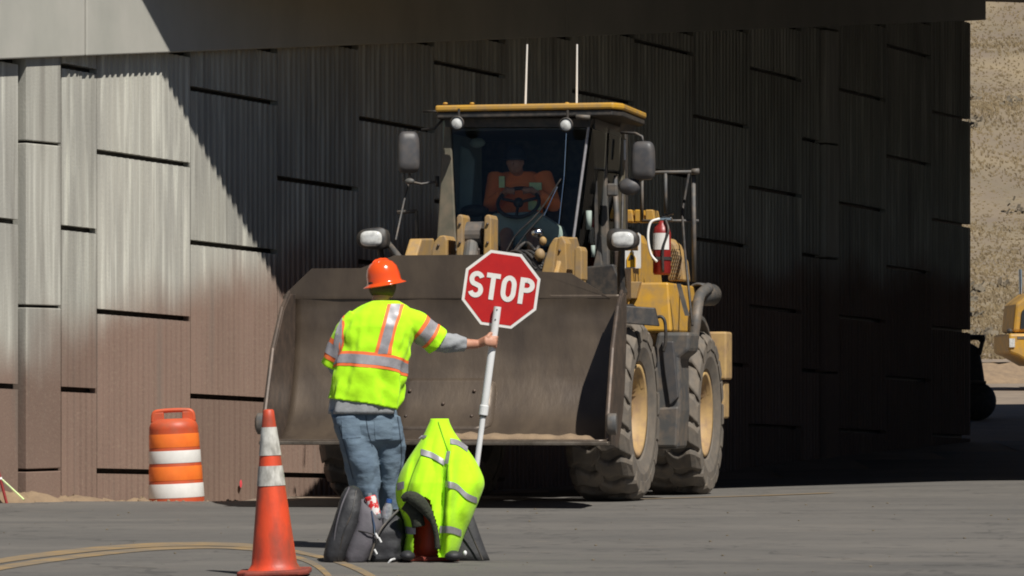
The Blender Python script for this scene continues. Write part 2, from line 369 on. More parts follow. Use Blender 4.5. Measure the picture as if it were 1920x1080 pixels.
tag(b.build('dirt_bank', 'soil', smooth=True), kind='stuff')

# dry grass on the hillside (seen right of the wall)
b = MB(); b2 = MB()
for i in range(42000):
    y = 106 + 105 * rnd.random() ** 1.3; x = y * rnd.uniform(.10, .19) + rnd.uniform(-1, 1)
    clump = noise.noise(Vector((x * .25, y * .25, 9)))
    if clump < -.1 and rnd.random() < .35: continue
    h = rnd.uniform(.04, .13) * (1 + .7 * clump); z = gz(x, y); a = rnd.uniform(0, 3.14)
    for k in range(2):
        dx, dy = math.cos(a + k * 1.5) * h * .16, math.sin(a + k * 1.5) * h * .16
        b.add([(x - dx, y - dy, z - .05), (x + dx, y + dy, z - .05), (x + dx * 1.6 + rnd.uniform(-.1, .1), y + dy * 1.6, z + h), (x - dx * .6, y - dy, z + h * rnd.uniform(.4, .8))], [(0, 1, 2, 3)])
tag(b.build('dry_grass', 'straw'), kind='stuff')
for i in range(85):
    y = 108 + 95 * rnd.random() ** 1.4; x = y * rnd.uniform(.11, .18); r = rnd.uniform(.25, .7)
    z = gz(x, y)
    for k in range(26):
        d = Vector((rnd.gauss(0, 1), rnd.gauss(0, 1), abs(rnd.gauss(0, .6)))); d = d.normalized() * r * rnd.random() ** .4
        p = Vector((x, y, z)) + d; q = rnd.uniform(.05, .14); n1 = Vector((rnd.gauss(0, 1), rnd.gauss(0, 1), rnd.gauss(0, 1))).normalized(); n2 = n1.orthogonal().normalized()
        b2.add([p - n1 * q, p + n2 * q, p + n1 * q, p - n2 * q], [(0, 1, 2, 3)])
tag(b2.build('scrub_brush', 'scrub'), kind='stuff')

# ------------------------------------------------------------------ retaining wall of ribbed panels
WO = Vector((-3.5, 35.5, 0)); U = Vector((.5, .866, 0)); NB = Vector((-.866, .5, 0))
wall = thing('retaining_wall', 'long ribbed concrete panel retaining wall under the bridge with brown stain along its foot', 'wall', WO, R(60))
GR, PH = -.033, 1.49
def capz(t): return 3.99 + .1 * (t + 2.21)
def rib_profile(wid, seed):
    r = random.Random(seed); x = .012; pr = [(0, 0)]
    while x < wid - .105:
        v = r.uniform(.046, .066); k = r.uniform(.014, .024); d = -r.uniform(.016, .023)
        pr += [(x + v, 0), (x + v + .008, d), (x + v + .008 + k, d), (x + v + .016 + k, 0)]
        x += v + k + .016
    pr.append((wid, 0)); return pr
def panel_mesh(prof, h, name):
    wid = prof[-1][0]; pts = prof + [(wid, .09), (0, .09)]; n = len(pts)
    b = MB(); b.add([(x, y, x * GR) for x, y in pts] + [(x, y, h + x * GR) for x, y in pts],
                    [(i, (i + 1) % n, n + (i + 1) % n, n + i) for i in range(n)] + [tuple(range(n))[::-1], tuple(range(n, 2 * n))])
    return b
protos = {}
def panel(t0, wid, z0, h, ribbed, yo=0, name='panel'):
    key = (round(wid, 2), round(h, 2), ribbed, rnd.randrange(3) if ribbed else 0)
    if key not in protos:
        prof = rib_profile(wid, hash(key[3]) + int(wid * 100)) if ribbed else [(0, 0), (.02, -.02), (wid - .02, -.02), (wid, 0)]
        o = panel_mesh(prof, h, name).build(name, 'wall', wall); protos[key] = o
    else:
        o = protos[key].copy(); C.objects.link(o)
    o.location = (t0, yo, z0); return o
def column(t0, wid, even, ribbed, zmin=-.3):
    j = .235 + GR * t0 + (PH / 2 if even else 0)
    while j > zmin: j -= PH
    top = capz(t0) + .12
    while j < top:
        h = PH - .05
        if j + PH > top: h = top - j
        if h > .08: panel(t0 + .006, wid - .012, j + .025, h - (0 if h < PH - .05 else 0), ribbed)
        j += PH
for i in range(3): column(-1.95 - 1.52 * (i + 1), 1.52, (i % 2 == 0), False)
column(-1.30, .55, True, True)
cols = []; t = -.75; k = 0
while t < 19.9:
    wid = min(1.52, 19.97 - t)
    if t < 15.0 < t + 1.52 - .01: wid = 15.0 - t
    column(t, wid, k % 2 == 1, True); t += wid; k += 1
    if abs(t - 15.0) < .01: t = 15.55
def pilaster(t0, wid, proud=.07):
    j = .235 + GR * t0 - PH
    top = capz(t0) + .1
    while j < top:
        h = PH - .025 if j + PH < top else top - j
        b = MB(); b.loft([[(0, .1, z), (0, -proud, z), (wid - .09, -proud, z), (wid, -.005, z), (wid, .1, z)] for z in (0, h)])
        o = b.build('pilaster_block', 'wall', wall, bevel=.008); o.location = (t0, 0, j); j += PH
pilaster(-1.915, .60); pilaster(15.04, .48)
b = MB(); b.box((-7.0, .10, -.5), (19.9, .4, 7.2)); b.build('wall_core', 'black', wall)
def capb(t0, t1, yo):
    b = MB(); b.prism([(t0, yo, capz(t0)), (t1, yo, capz(t1)), (t1, yo, 7.2), (t0, yo, 7.2)], (0, .5 - yo, 0))
    b.build('cap_beam', 'concrete', wall, bevel=.012)
capb(-7, -1.1, -.125); capb(-1.097, 8.0, -.14); capb(8.003, 20.2, -.14)

# ------------------------------------------------------------------ bridge deck overhead and its far abutment
H = 7.3
def wall_pt(px, py, proud):                  # point of the wall face (moved out by proud) at a photo pixel
    k = (px - 960) / F; o = WO - NB * proud; t = (k * o.y - o.x) / (U.x - k * U.y); q = o + U * t
    return at(px, py, q.y)
SA, SB = wall_pt(309, 80, .14), wall_pt(528, 545, .02)      # two points of the shade's edge across beam and wall
SN = (SB - SA).cross(S); E = SN.cross(Vector((0, 0, 1))).normalized(); E = E if E.x > 0 else -E
EP = Vector((-E.y, E.x, 0))
def edge_at(z):                              # point of the shade-casting line at height z, above SB
    return SB + S * ((z - SB.z) / S.z)
E0 = edge_at(H); E0.z = 0
E1 = edge_at(5.05); BY = (E1 - E0).dot(EP); BX = (E1 - E0).dot(E)
gq = SB + S * ((0 - SB.z) / S.z)
bridge = thing('bridge', 'wide dark concrete road bridge overhead that shades the underpass', 'bridge', (E0.x, E0.y, 0), math.atan2(E.y, E.x))
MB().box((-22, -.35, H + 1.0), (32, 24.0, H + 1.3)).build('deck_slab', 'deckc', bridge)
for i in range(9):
    y = i * 2.85
    MB().prism([(-16, y, H), (-16, y + .65, H), (-16, y + .65, H + .2), (-16, y + .42, H + .35), (-16, y + .42, H + .997), (-16, y + .22, H + .997), (-16, y + .22, H + .35), (-16, y, H + .2)], (40, 0, 0)).build('girder', 'deckc', bridge)
MB().box((BX - 4.2, BY, 5.05), (32, BY + .45, H + .995)).build('sky_blocking_beam', 'deckc', bridge, bevel=.02)  # deep beam added out of view to cut sky light under the deck
MB().box((-22, -.35, H + 1.302), (32, -.05, H + 2.1)).build('barrier', 'deckc', bridge)
MB().box((-22, 23.7, H + 1.302), (32, 24.0, H + 2.1)).build('barrier', 'deckc', bridge)
ab = WO - NB * 11.0
abut = thing('abutment', 'plain concrete bridge abutment on the far side of the road', 'abutment', (ab.x, ab.y, 0), R(60))
MB().box((5.2, -1.2, -.5), (26, 0, 7.2)).build('abutment_wall', 'deckc', abut, bevel=.02)
MB().box((5.1, -1.5, 7.203), (26.1, .1, 7.296)).build('bearing_seat', 'deckc', abut)
b = MB()                                     # unseen slope added right of the road to block sky and bounce light
b.loft([[(8.5 + (y < 10) * 1.5, y, -.3), (11.5, y, 5.6), (26, y, 7.0), (26, y, -.3)] for y in (-12, 0, 10, 22, 31)])
tag(b.build('sky_blocking_slope', 'dirt'), kind='structure')
# earth fill behind the wall
b = MB(); q = [WO + U * t + NB * d for t, d in ((-7, .45), (19.9, .45), (19.9, 14), (-7, 14))]
b.loft([[(p.x, p.y, -.5) for p in q], [(p.x, p.y, 7.1) for p in q]])
q2 = [WO + U * t + NB * d for t, d in ((-16, .6), (-7.02, .45), (-7.02, 14), (-16, 14))]
b.add([(q2[0].x, q2[0].y, -.5), (q2[1].x, q2[1].y, -.5), (q2[2].x, q2[2].y, -.5), (q2[3].x, q2[3].y, -.5), (q2[1].x, q2[1].y, 6.5), (q2[2].x, q2[2].y, 6.5)], [(0, 1, 4), (3, 5, 2), (0, 4, 5, 3), (1, 2, 5, 4), (0, 3, 2, 1)])
tag(b.build('embankment', 'dirt'), kind='structure')
#PART2
# ------------------------------------------------------------------ wheel loader (local axes: +X forward, +Y its left side, origin under the front axle)
CX, CY, TH = -.2, 34.41, R(13)
LZ = 0
loader = thing('wheel_loader', 'big dusty yellow wheel loader with raised empty bucket coming out of the underpass', 'wheel loader', (CX, CY, LZ), math.atan2(-math.cos(TH), -math.sin(TH)))
def Lc(px, py, a):                           # loader-local point seen at a photo pixel, a metres ahead of the front axle
    k = (px - 960) / F
    l = (k * (CY - .974 * a) - CX + .225 * a) / (.974 + .225 * k)
    Y = CY - .974 * a - .225 * l
    return Vector((a, l, EYE - (py - HOR) / F * Y))
def LP(pts, a): return [Lc(x, y, a) for x, y in pts]
def plate(name, pts, a, th, m, parent=None, bevel=0):
    b = MB(); b.prism(LP(pts, a), (-th, 0, 0)); return b.build(name, m, parent or loader, bevel=bevel)

# wheels
def make_tyre(Rr, wd):
    b = MB(); hw = wd / 2
    prof = [(.40, -hw * .62), (.46, -hw * .86), (.58, -hw * 1.0), (.70, -hw * .99), (.77, -hw * .90), (Rr - .055, -hw * .70), (Rr - .05, 0), (Rr - .055, hw * .70), (.77, hw * .90), (.70, hw * .99), (.58, hw), (.46, hw * .86), (.40, hw * .62)]
    mx = Matrix.Rotation(R(90), 3, 'X')
    b.lathe([(r, z) for r, z in prof], 56, mx)
    n = 18
    for i in range(n):
        for side in (1, -1):
            ph = 2 * math.pi * (i + (.5 if side < 0 else 0)) / n; rings = []
            K = 9
            for k in range(K):
                u = k / (K - 1); s = hw * (1.03 - 1.13 * u)                  # shoulder to centre
                off = .17 * u + .06 * math.sin(u * 6.3)
                wth = (.225 - .055 * u) / Rr / 2 * (1 + .12 * math.sin(u * 9))
                top = Rr + .004 - .075 * clamp((s / hw - .72) / .3) ** 1.5; bot = top - .11
                c = ph + side * 0 + off / Rr
                ring = []
                for (r, q) in ((bot, -wth * 1.2), (top - .022, -wth), (top - .004, -wth * .72), (top - .004, wth * .72), (top - .022, wth), (bot, wth * 1.2)):
                    ring.append((r * math.cos(c + q), side * s, r * math.sin(c + q)))
                rings.append(ring)
            b.loft(rings)
    return b
def make_rim(side):
    b = MB(); m = Matrix.Rotation(R(-90) * side, 3, 'X')
    b.lathe([(.20, .08), (.30, .075), (.325, .10), (.335, .19), (.375, .20), (.385, .235), (.425, .245), (.428, .20), (.40, .10)], 40, m)
    return b
RW = .83
def wheel(a, l, side, z, rot):
    e = MB(); m = Matrix.Rotation(R(-90) * side, 3, 'X')
    e.lathe([(.0, .16), (.12, .16), (.15, .14), (.16, .05), (.24, .045), (.25, .02)], 28, m)
    for i in range(12):
        q = 2 * math.pi * i / 12; c = m @ Vector((.205 * math.cos(q), .205 * math.sin(q), .055)); e.ball(c, .018, 8)
    o = e.build('wheel', 'tan', loader, smooth=True); o.location = (a, l, z); o.rotation_euler = (0, rot, 0)
    t = make_tyre(RW, .58).build('tyre', 'rubber', o, smooth=False, bevel=.012); t['label'] = 'dusty black tyre with deep wavy lugs'
    make_rim(side).build('rim', 'rim', o, smooth=True)
    return o
wheel(0, 1.15, 1, RW - .005, .1); wheel(0, -1.15, -1, RW - .01, .4)
wheel(-3.4, 1.17, 1, RW - .065, .7); wheel(-3.4, -1.11, -1, RW - .10, .2)

# bucket
BO = .06
prof = [(2.66, .585), (2.25, .56), (1.98, .585), (1.78, .66), (1.61, .78), (1.49, .93), (1.40, 1.10), (1.34, 1.28), (1.30, 1.45), (1.28, 1.6), (1.272, 1.74), (1.28, 1.86)]
hwid = 1.485
b = MB()
def prf(t):                                  # smooth point along the profile
    n = len(prof) - 1; i = min(int(t * n), n - 1); f = t * n - i
    p = [Vector(prof[max(0, min(n, i + k))]) for k in (-1, 0, 1, 2)]; a_, b_, c_, d_ = p
    return .5 * ((2 * b_) + (c_ - a_) * f + (2 * a_ - 5 * b_ + 4 * c_ - d_) * f * f + (3 * b_ - a_ - 3 * c_ + d_) * f ** 3)
NP, NQ = 44, 40; vs = []
for i in range(NP + 1):
    p = prf(i / NP)
    for j in range(NQ + 1):
        l = -hwid + 2 * hwid * j / NQ
        d = .012 * noise.noise(Vector((l * 1.6, i * .12, 2))) + .005 * noise.noise(Vector((l * 5, i * .4, 7)))
        vs.append((p.x + d, l + BO, p.y))
b.add(vs, [(i * (NQ + 1) + j, i * (NQ + 1) + j + 1, (i + 1) * (NQ + 1) + j + 1, (i + 1) * (NQ + 1) + j) for i in range(NP) for j in range(NQ)])
bucket = b.build('bucket', 'steel', loader, smooth=True, solid=.03)
# spill guard: raised trapezoid along the top edge, leaning forward
sg = LP([(547, 556), (600, 504), (690, 503), (752, 479), (925, 477), (1005, 508), (1077, 511), (1150, 558)], 1.30)
base = [Vector((1.298, sg[-1].y, 1.83)), Vector((1.298, sg[0].y, 1.83))]
b = MB(); b.prism(sg + base, (-.03, 0, 0)); b.build('spill_guard', 'steel', bucket, bevel=.008)
# side plates with thick front edge
sp = [(2.60, .56), (2.54, .80), (2.20, 1.36), (1.80, 1.72), (1.48, 1.87), (1.26, 1.87), (1.24, 1.70), (1.26, 1.45), (1.33, 1.2), (1.41, 1.0), (1.52, .84), (1.66, .70), (1.83, .58), (2.0, .52)]
for sgn in (-1, 1):
    l = BO + sgn * hwid
    MB().prism([(a, l - .018, z) for a, z in sp], (0, .036, 0)).build('side_plate', 'steel_d', bucket, bevel=.006)
    MB().tube([(a, l, z) for a, z in [(2.60, .60), (2.56, .80), (2.22, 1.37), (1.82, 1.735), (1.50, 1.885)]], [.02, .022, .022, .02, .016], 8).build('side_edge', 'steel_d', bucket)
    c = MB(); c.lathe([(0, .04), (.05, .04), (.085, .02), (.085, -.05), (0, -.05)], 18, Matrix.Rotation(R(90), 3, 'X'))
    g = c.build('corner_guard', 'grey', bucket, smooth=True, bevel=.004); g.location = (2.60, l + sgn * .03, .73); g.scale = (.8, 1, 1.1)
MB().box((2.50, BO - hwid - .02, .55), (2.72, BO + hwid + .02, .583)).build('cutting_edge', 'lip', bucket, bevel=.008)
# wear patch inside the back wall, with bolts
def on_back(l, z, off):
    best = min((abs(prf(i / 400).y - z), i) for i in range(110, 400)); p = prf(best[1] / 400); return Vector((p.x + off, l, z))
pl, pr_ = Lc(762, 760, 1.3).y, Lc(945, 760, 1.3).y; pz0, pz1 = Lc(850, 806, 1.3).z, Lc(850, 710, 1.3).z
b = MB(); rings = []
for i in range(13):
    u = i / 12; z = pz0 + (pz1 - pz0) * u; ins = .09 * (1 - math.sqrt(max(0, 1 - (abs(u - .5) * 2) ** 8)))
    rings.append([on_back(l, z, .028) for l in [pl + ins + (pr_ - pl - 2 * ins) * j / 8 for j in range(9)]])
b.loft(rings, closed=False); b.build('wear_patch', 'steel', bucket, smooth=True, solid=.024)
for x, y in ((787, 733), (850, 757), (785, 780), (905, 780), (775, 804), (843, 806), (905, 733)):
    p = Lc(x, y, 1.3); p = on_back(p.y, p.z, .05); MB().ball(p, .017, 8).build('bolt', 'steel_d', bucket, smooth=True)
for x in (576, 640): 
    p = Lc(x, 808, 1.5); MB().ball((1.75, p.y, .60), .02, 8).build('bolt', 'chrome', bucket, smooth=True)
# dirt left in the bucket
b = MB(); rings = []
for i in range(46):
    u = i / 45; l = BO - .10 + 1.50 * u; h = .075 * (1 - .25 * u) * (1 + .5 * noise.noise(Vector((u * 14, 0, 0)))) * min(1, u * 6 + .15, (1 - u) * 12 + .1)
    rings.append([(2.64, l, .565), (2.52, l, .578 + h * .9), (2.30, l, .575 + h), (2.0, l, .575 + h * .6), (1.9, l, .55)])
b.loft(rings); tag(b.build('dirt_in_bucket', 'soil', bucket, smooth=True), kind='stuff')
# bucket back side and linkage
for l in (-.62, .74): MB().prism([(1.20, l - .04, .7), (1.20, l - .04, 1.7), (1.02, l - .04, 1.45), (.98, l - .04, .8)], (0, .08, 0)).build('hinge_plate', 'tan', bucket, bevel=.01)

bucket.rotation_euler = (0, 0, R(5)); bucket.location = (.0, -.165, 0)   # front frame is steered slightly
# lift arms, bell crank, cylinder
for l, seen in ((-.62, (822, 442)), (.74, (1042, 440))):
    arm = [(-.55, 1.75), (-.45, 2.18), (-.1, 2.42), (.35, 2.40), (.75, 2.05), (1.0, 1.3), (1.12, .72), (1.0, .62), (.82, 1.1), (.45, 1.75), (0, 1.95)]
    MB().prism([(a, l - .06, z) for a, z in arm], (0, .12, 0)).build('lift_arm', 'tan', loader, bevel=.015)
def standplate(pxs, a0, a1, th, name='link_plate'):
    p = [Lc(x, y, a1) for x, y in pxs]; return MB().prism(p, (a0 - a1, 0, 0)).build(name, 'tan', loader, bevel=.012)
# rounded plates seen above the bucket: curved outline, thick along the arm
def curve_plate(x0, x1, ytop, ybot, a0, a1):
    y0 = Lc(x0, ytop, a1).y; y1 = Lc(x1, ytop, a1).y; zt = Lc(x0, ytop, a1).z; zb = Lc(x0, ybot, a1).z - .25
    pts = [(a0, zb)]
    for i in range(9):
        t = i / 8; ang = math.pi * (1 - t); pts.append(((a0 + a1) / 2 + (a1 - a0) / 2 * math.cos(ang), zt - .22 + .22 * math.sin(ang)))
    pts.append((a1, zb))
    return MB().prism([(a, y0, z) for a, z in pts], (0, y1 - y0, 0)).build('link_plate', 'tan', loader, bevel=.012)
def front_plate(pts, a, th, m='tan'): return MB().prism(LP(pts, a), (-th, 0, 0)).build('link_plate', m, loader, bevel=.012)
front_plate([(806, 520), (809, 470), (815, 452), (824, 442), (834, 441), (838, 450), (838, 520)], .75, .35)
front_plate([(855, 520), (856, 408), (859, 402), (866, 402), (868, 408), (867, 520)], .80, .28)
front_plate([(905, 520), (908, 408), (911, 403), (918, 402), (921, 410), (920, 520)], .80, .28)
front_plate([(1012, 525), (1020, 490), (1030, 460), (1038, 447), (1046, 445), (1042, 470), (1036, 525)], .75, .10)
front_plate([(1036, 525), (1042, 470), (1045, 446), (1054, 442), (1061, 456), (1064, 525)], .60, .25)
front_plate([(1076, 525), (1077, 468), (1081, 462), (1088, 462), (1091, 470), (1091, 525)], .7, .25)
yb0, yb1 = Lc(866, 430, .6).y, Lc(908, 430, .6).y
MB().tube([(.62, yb0, 2.42), (.62, yb1, 2.42)], .12, 20).build('pivot_pin', 'grey', loader, smooth=False)
MB().tube([(.62, (yb0 + yb1) / 2, 2.40), (1.2, (yb0 + yb1) / 2 + .05, 1.6)], .075, 16).build('tilt_cylinder', 'grey', loader)
MB().box((.35, yb0 + .002, 1.7), (.75, yb1 - .002, 2.3)).build('bell_crank', 'steel_d', loader, bevel=.02)
for i, (x, y, a, r) in enumerate(((1012, 478, .5, .05), (1018, 452, .45, .035), (1036, 500, .6, .05))):
    p = Lc(x, y, a); MB().ball(p, (r, r, r * 1.2), 12).build('hose_fitting', 'tan', loader, smooth=True)
for off in (0, .06, .12):
    p0, p1 = Lc(940 + off * 200, 480, .4), Lc(1005 + off * 180, 505, .5)
    MB().tube(spl([p0, (p0 + p1) / 2 + Vector((0, 0, .1)), p1], 6), .014, 8).build('hose', 'black', loader)
gp_ = Lc(1007, 437, -.45); MB().ball(gp_, (.05, .06, .05), 24).build('glint_ball', 'chrome', loader, smooth=True)  # chrome ball added to catch a sun glint

for pts in (((872, 470, .5), (884, 440, .3), (905, 452, .2), (930, 478, .4)), ((960, 478, .45), (985, 455, .25), (1004, 470, .4)), ((1010, 462, .2), (1002, 480, .3), (1016, 500, .5)), ((838, 476, .4), (848, 452, .2), (856, 472, .3))):
    MB().tube(spl([Lc(*q) for q in pts], 6), .016, 8).build('hose', 'black', loader, smooth=True)
for x, y, a in ((862, 420, .81), (862, 455, .81), (914, 420, .81), (914, 455, .81), (822, 460, .76), (1049, 470, .61)):
    MB().ball(Lc(x, y, a), (.012, .014, .014), 8).build('bolt', 'steel_d', loader)
# chassis
MB().prism([(1.0, -.5, .75), (1.0, -.5, 1.6), (.2, -.5, 2.0), (-1.3, -.5, 1.5), (-1.3, -.5, .7), (0, -.5, .55)], (0, 1.0, 0)).build('front_frame', 'black', loader, bevel=.02)
MB().tube([(0, -.9, .83), (0, .9, .83)], .2, 18).build('axle', 'tan', loader)
MB().tube([(-3.4, -.9, .77), (-3.4, .9, .77)], .2, 18).build('axle', 'tan', loader)
MB().tube([(-1.35, 0, .6), (-1.35, 0, 1.5)], .16, 16).build('articulation_joint', 'black', loader)
MB().box((-4.3, -.55, .62), (-1.5, .55, 1.5)).build('rear_frame', 'black', loader, bevel=.03)
# hood and counterweight
hood = MB(); hood.prism([(-4.6, -.72, 1.5), (-2.4, -.72, 1.5), (-2.4, -.72, 2.62), (-3.6, -.72, 2.60), (-4.4, -.72, 2.35), (-4.6, -.72, 2.0)], (0, 1.5, 0)).build('engine_hood', 'yellow', loader, bevel=.12)
MB().prism([(-4.35, -1.3, .75), (-4.75, -1.3, .8), (-4.75, -1.3, 1.60), (-4.35, -1.3, 1.65)], (0, 2.55, 0)).build('counterweight', 'tan', loader, bevel=.03)
cw0, cw1, cw2 = Lc(1318, 622, -4.15), Lc(1362, 622, -4.15), Lc(1362, 712, -4.15)
MB().box((-4.5, cw0.y - .3, cw2.z), (-4.15, cw1.y, cw0.z)).build('counterweight_corner', 'rim', loader, bevel=.02)
MB().box((-4.5, cw0.y, Lc(1358, 785, -4.2).z), (-4.2, Lc(1358, 785, -4.2).y, cw2.z - .02)).build('counterweight_step', 'rim', loader, bevel=.02)

# fenders
def fender(a0, r, lo, hi, y0, y1, name, m, th=.03, n=10, z0=.83):
    rings = []
    for i in range(n + 1):
        q = lo + (hi - lo) * i / n; c, s_ = math.cos(q), math.sin(q)
        rings.append([(a0 + r * c, y0, z0 + r * s_), (a0 + (r + th) * c, y0, z0 + (r + th) * s_), (a0 + (r + th) * c, y1, z0 + (r + th) * s_), (a0 + r * c, y1, z0 + r * s_)])
    return MB().loft(rings).build(name, m, loader, bevel=.008)
fender(0, .94, R(70), R(170), .78, 1.34, 'fender', 'black'); fender(0, .94, R(70), R(170), -1.34, -.78, 'fender', 'black')
MB().prism([Lc(1158, 572, .55), Lc(1228, 577, .35), Lc(1236, 612, .35), Lc(1165, 606, .55)], (-.04, 0, 0)).build('fender_flap', 'black', loader, bevel=.01)
fender(-3.4, .95, R(20), R(165), .74, 1.36, 'fender', 'grey', .05, 12, .77); fender(-3.4, .95, R(20), R(165), -1.36, -.74, 'fender', 'grey', .05, 12, .77)
hb = Lc(1330, 553, -3.2)                      # open end of the rolled rear fender
q = MB(); q.lathe([(.09, -.2), (.11, -.2), (.115, .16), (.10, .18), (.085, .16), (.085, -.15)], 24, Matrix.Rotation(R(90), 3, 'Y')); o = q.build('air_duct', 'grey', loader, smooth=True); o.location = (-3.0, hb.y - .02, hb.z); o.rotation_euler = (0, 0, R(-12))
MB().tube(spl([Lc(1300, 635, -2.3), Lc(1306, 590, -2.35), Lc(1312, 555, -2.6), Lc(1328, 540, -2.9)], 6), .055, 12).build('fender_tube', 'grey', loader, smooth=True)
# yellow platform box and steps on the left side
y0, y1 = Lc(1180, 560, -1.5).y, Lc(1292, 560, -2.0).y
zt, zb = Lc(1240, 530, -1.6).z, Lc(1240, 622, -1.6).z
MB().prism([(-1.45, y0, zb), (-1.45, y1 - .07, zb), (-1.5, y1 - .11, zt), (-1.5, y0, zt)], (-1.45, 0, 0)).build('platform_box', 'yellow', loader, bevel=.02)
MB().prism([Lc(1268, 532, -1.42), Lc(1276, 532, -1.42), Lc(1292, 592, -1.42), Lc(1284, 592, -1.42)], (-.02, 0, 0)).build('brace', 'grey', loader)
MB().prism([Lc(1172, 528, -1.40), Lc(1200, 528, -1.40), Lc(1192, 560, -1.40), Lc(1180, 560, -1.40)], (-.2, 0, 0)).build('bracket', 'tan', loader, bevel=.008)
tp = [Lc(x, y, -1.12) for x, y in ((1232, 623), (1294, 623), (1292, 658), (1274, 672), (1276, 770), (1270, 842), (1225, 842), (1225, 660))]
MB().prism(tp, (-.5, 0, 0)).build('step_tank', 'grey', loader, bevel=.03)
MB().prism([Lc(x, y, -1.09) for x, y in ((1228, 765), (1272, 762), (1268, 838), (1228, 838))], (-.1, 0, 0)).build('step_cover', 'grey', loader, bevel=.02)
for z in (.55, .9, 1.25):
    MB().box((-1.35, 1.02, z), (-1.0, 1.32, z + .03)).build('step', 'grey', loader, bevel=.005)
MB().prism([Lc(1240, 640, -1.08), Lc(1262, 640, -1.08), Lc(1272, 745, -1.08), Lc(1255, 760, -1.08), Lc(1246, 700, -1.08)], (-.05, 0, 0)).build('step_panel', 'darkgrey', loader, bevel=.01)
MB().tube(spl([Lc(1228, 596, -1.0), Lc(1240, 594, -1.0), Lc(1247, 606, -1.0), Lc(1248, 640, -1.0), Lc(1243, 660, -1.0)], 5), .016, 8).build('grab_handle', 'black', loader, smooth=True)
# perforated curved engine side panel
pts = [(1252, 445), (1266, 458), (1280, 490), (1285, 527), (1252, 527)]
MB().prism(LP(pts, -2.25), (-.35, 0, 0)).build('perforated_panel', 'tan', loader, bevel=.02)
b = MB()
for i in range(5):
    for j in range(9):
        p = Lc(1257 + i * 4 + (j % 2) * 2, 468 + j * 7, -2.24); b.box(p - Vector((.004, .005, .006)), p + Vector((.004, .005, .006)))
tag(b.build('perforation', 'black', loader), kind='stuff')
for x in (1170, 1190, 1210):
    MB().prism(LP([(x, 393), (x + 14, 393), (x + 18, 416), (x, 416)], -2.6), (-.3, 0, 0)).build('hood_rib', 'yellow', loader, bevel=.01)
# handrails
def rail(pts, r=.017, m='grey', name='handrail'): return MB().tube([Lc(*p) for p in pts], r, 8).build(name, m, loader, smooth=True)
rail([(1202, 325, -2.6), (1240, 323, -2.6), (1310, 322, -2.6)]); rail([(1300, 322, -2.55), (1302, 528, -2.5)], .022); rail([(1248, 325, -2.6), (1248, 400, -2.6)]); rail([(1204, 325, -2.6), (1204, 412, -2.6)], .015)
rail([(1204, 414, -2.6), (1310, 414, -2.6)], .014); rail([(1292, 324, -2.9), (1279, 398, -2.7), (1284, 470, -2.2), (1298, 610, -1.5)], .013, 'black'); rail([(1297, 322, -2.5), (1311, 321, -2.5)], .03)
rail([(781, 395, -1.4), (783, 470, -1.4)], .018); rail([(745, 398, -1.4), (781, 396, -1.4)], .018); rail([(768, 335, -.8), (757, 380, -.5), (742, 450, .1)], .009)
rail([(722, 450, .1), (745, 478, .4), (760, 500, .6)], .03)

# cab
FA = -.68                                    # windscreen plane
cab = MB()
fl, fr_t, fr_b = Lc(836, 240, FA), Lc(1106, 240, FA), Lc(1074, 470, FA + .08)
flb = Lc(818, 470, FA + .08)
zb, zt = 1.75, fl.z
MB().prism([(FA + .08, flb.y, zb), (FA + .08, flb.y, 2.30), (FA + .08, fr_b.y + .02, 2.30), (FA + .08, fr_b.y + .02, zb)], (-1.6, 0, 0)).build('cab_base', 'black', loader, bevel=.02)
CABT = 3.60
def bar(p, q, r, name, m, seg=8): return MB().tube([p, q], r, seg).build(name, m, loader)
MB().prism([Lc(833, 236, FA), Lc(845, 236, FA), Lc(856, 475, FA + .08), Lc(817, 475, FA + .08)], (-.09, 0, 0)).build('cab_pillar', 'post', loader, bevel=.012)
bar(Lc(1104, 234, FA), Lc(1072, 470, FA + .08), .013, 'cab_pillar', 'silver')
# rear wall, side door frames and posts
ry0, ry1 = flb.y + .02, fr_t.y + .03
MB().box((-2.35, ry0, 1.8), (-2.27, ry1, 3.6)).build('cab_rear_wall', 'black', loader)
MB().prism([Lc(1122, 240, -1.35), Lc(1134, 240, -1.35), Lc(1142, 540, -1.30), Lc(1128, 540, -1.30)], (-.08, 0, 0)).build('door_frame', 'grey', loader, bevel=.01)
MB().prism([Lc(1112, 240, -1.0), Lc(1117, 240, -1.0), Lc(1124, 560, -.95), Lc(1100, 560, -.95), Lc(1096, 520, -.95), Lc(1115, 510, -.95)], (-.03, 0, 0)).build('door_frame', 'black', loader, bevel=.008)
MB().prism([Lc(1139, 232, -2.05), Lc(1166, 232, -2.05), Lc(1170, 520, -2.0), Lc(1150, 520, -2.0), Lc(1150, 330, -2.05)], (-.14, 0, 0)).build('roll_post', 'post', loader, bevel=.015)
bar(Lc(1171, 262, -1.9), Lc(1171, 300, -1.9), .012, 'grab_rail', 'signwhite'); rail([(1152, 330, -1.8), (1156, 400, -1.7), (1158, 520, -1.6), (1150, 560, -1.4)], .028, 'grey', 'exhaust_pipe')
rail([(1168, 340, -1.8), (1166, 430, -1.7), (1170, 520, -1.6)], .014, 'black', 'hose')
MB().prism([(FA - .1, ry0, 2.3), (FA - .1, ry0, 3.6), (-2.3, ry0, 3.6), (-2.3, ry0, 1.8)], (0, .02, 0)).build('side_panel', 'console', loader)
MB().box((-2.27, ry0 + .02, 3.46), (FA - .1, ry1, 3.56)).build('roof_header', 'darkgrey', loader)
MB().prism([Lc(832, 222, FA + .02), Lc(1110, 222, FA + .02), Lc(1106, 238, FA + .02), Lc(836, 238, FA + .02)], (-.12, 0, 0)).build('roof_lining', 'black', loader)
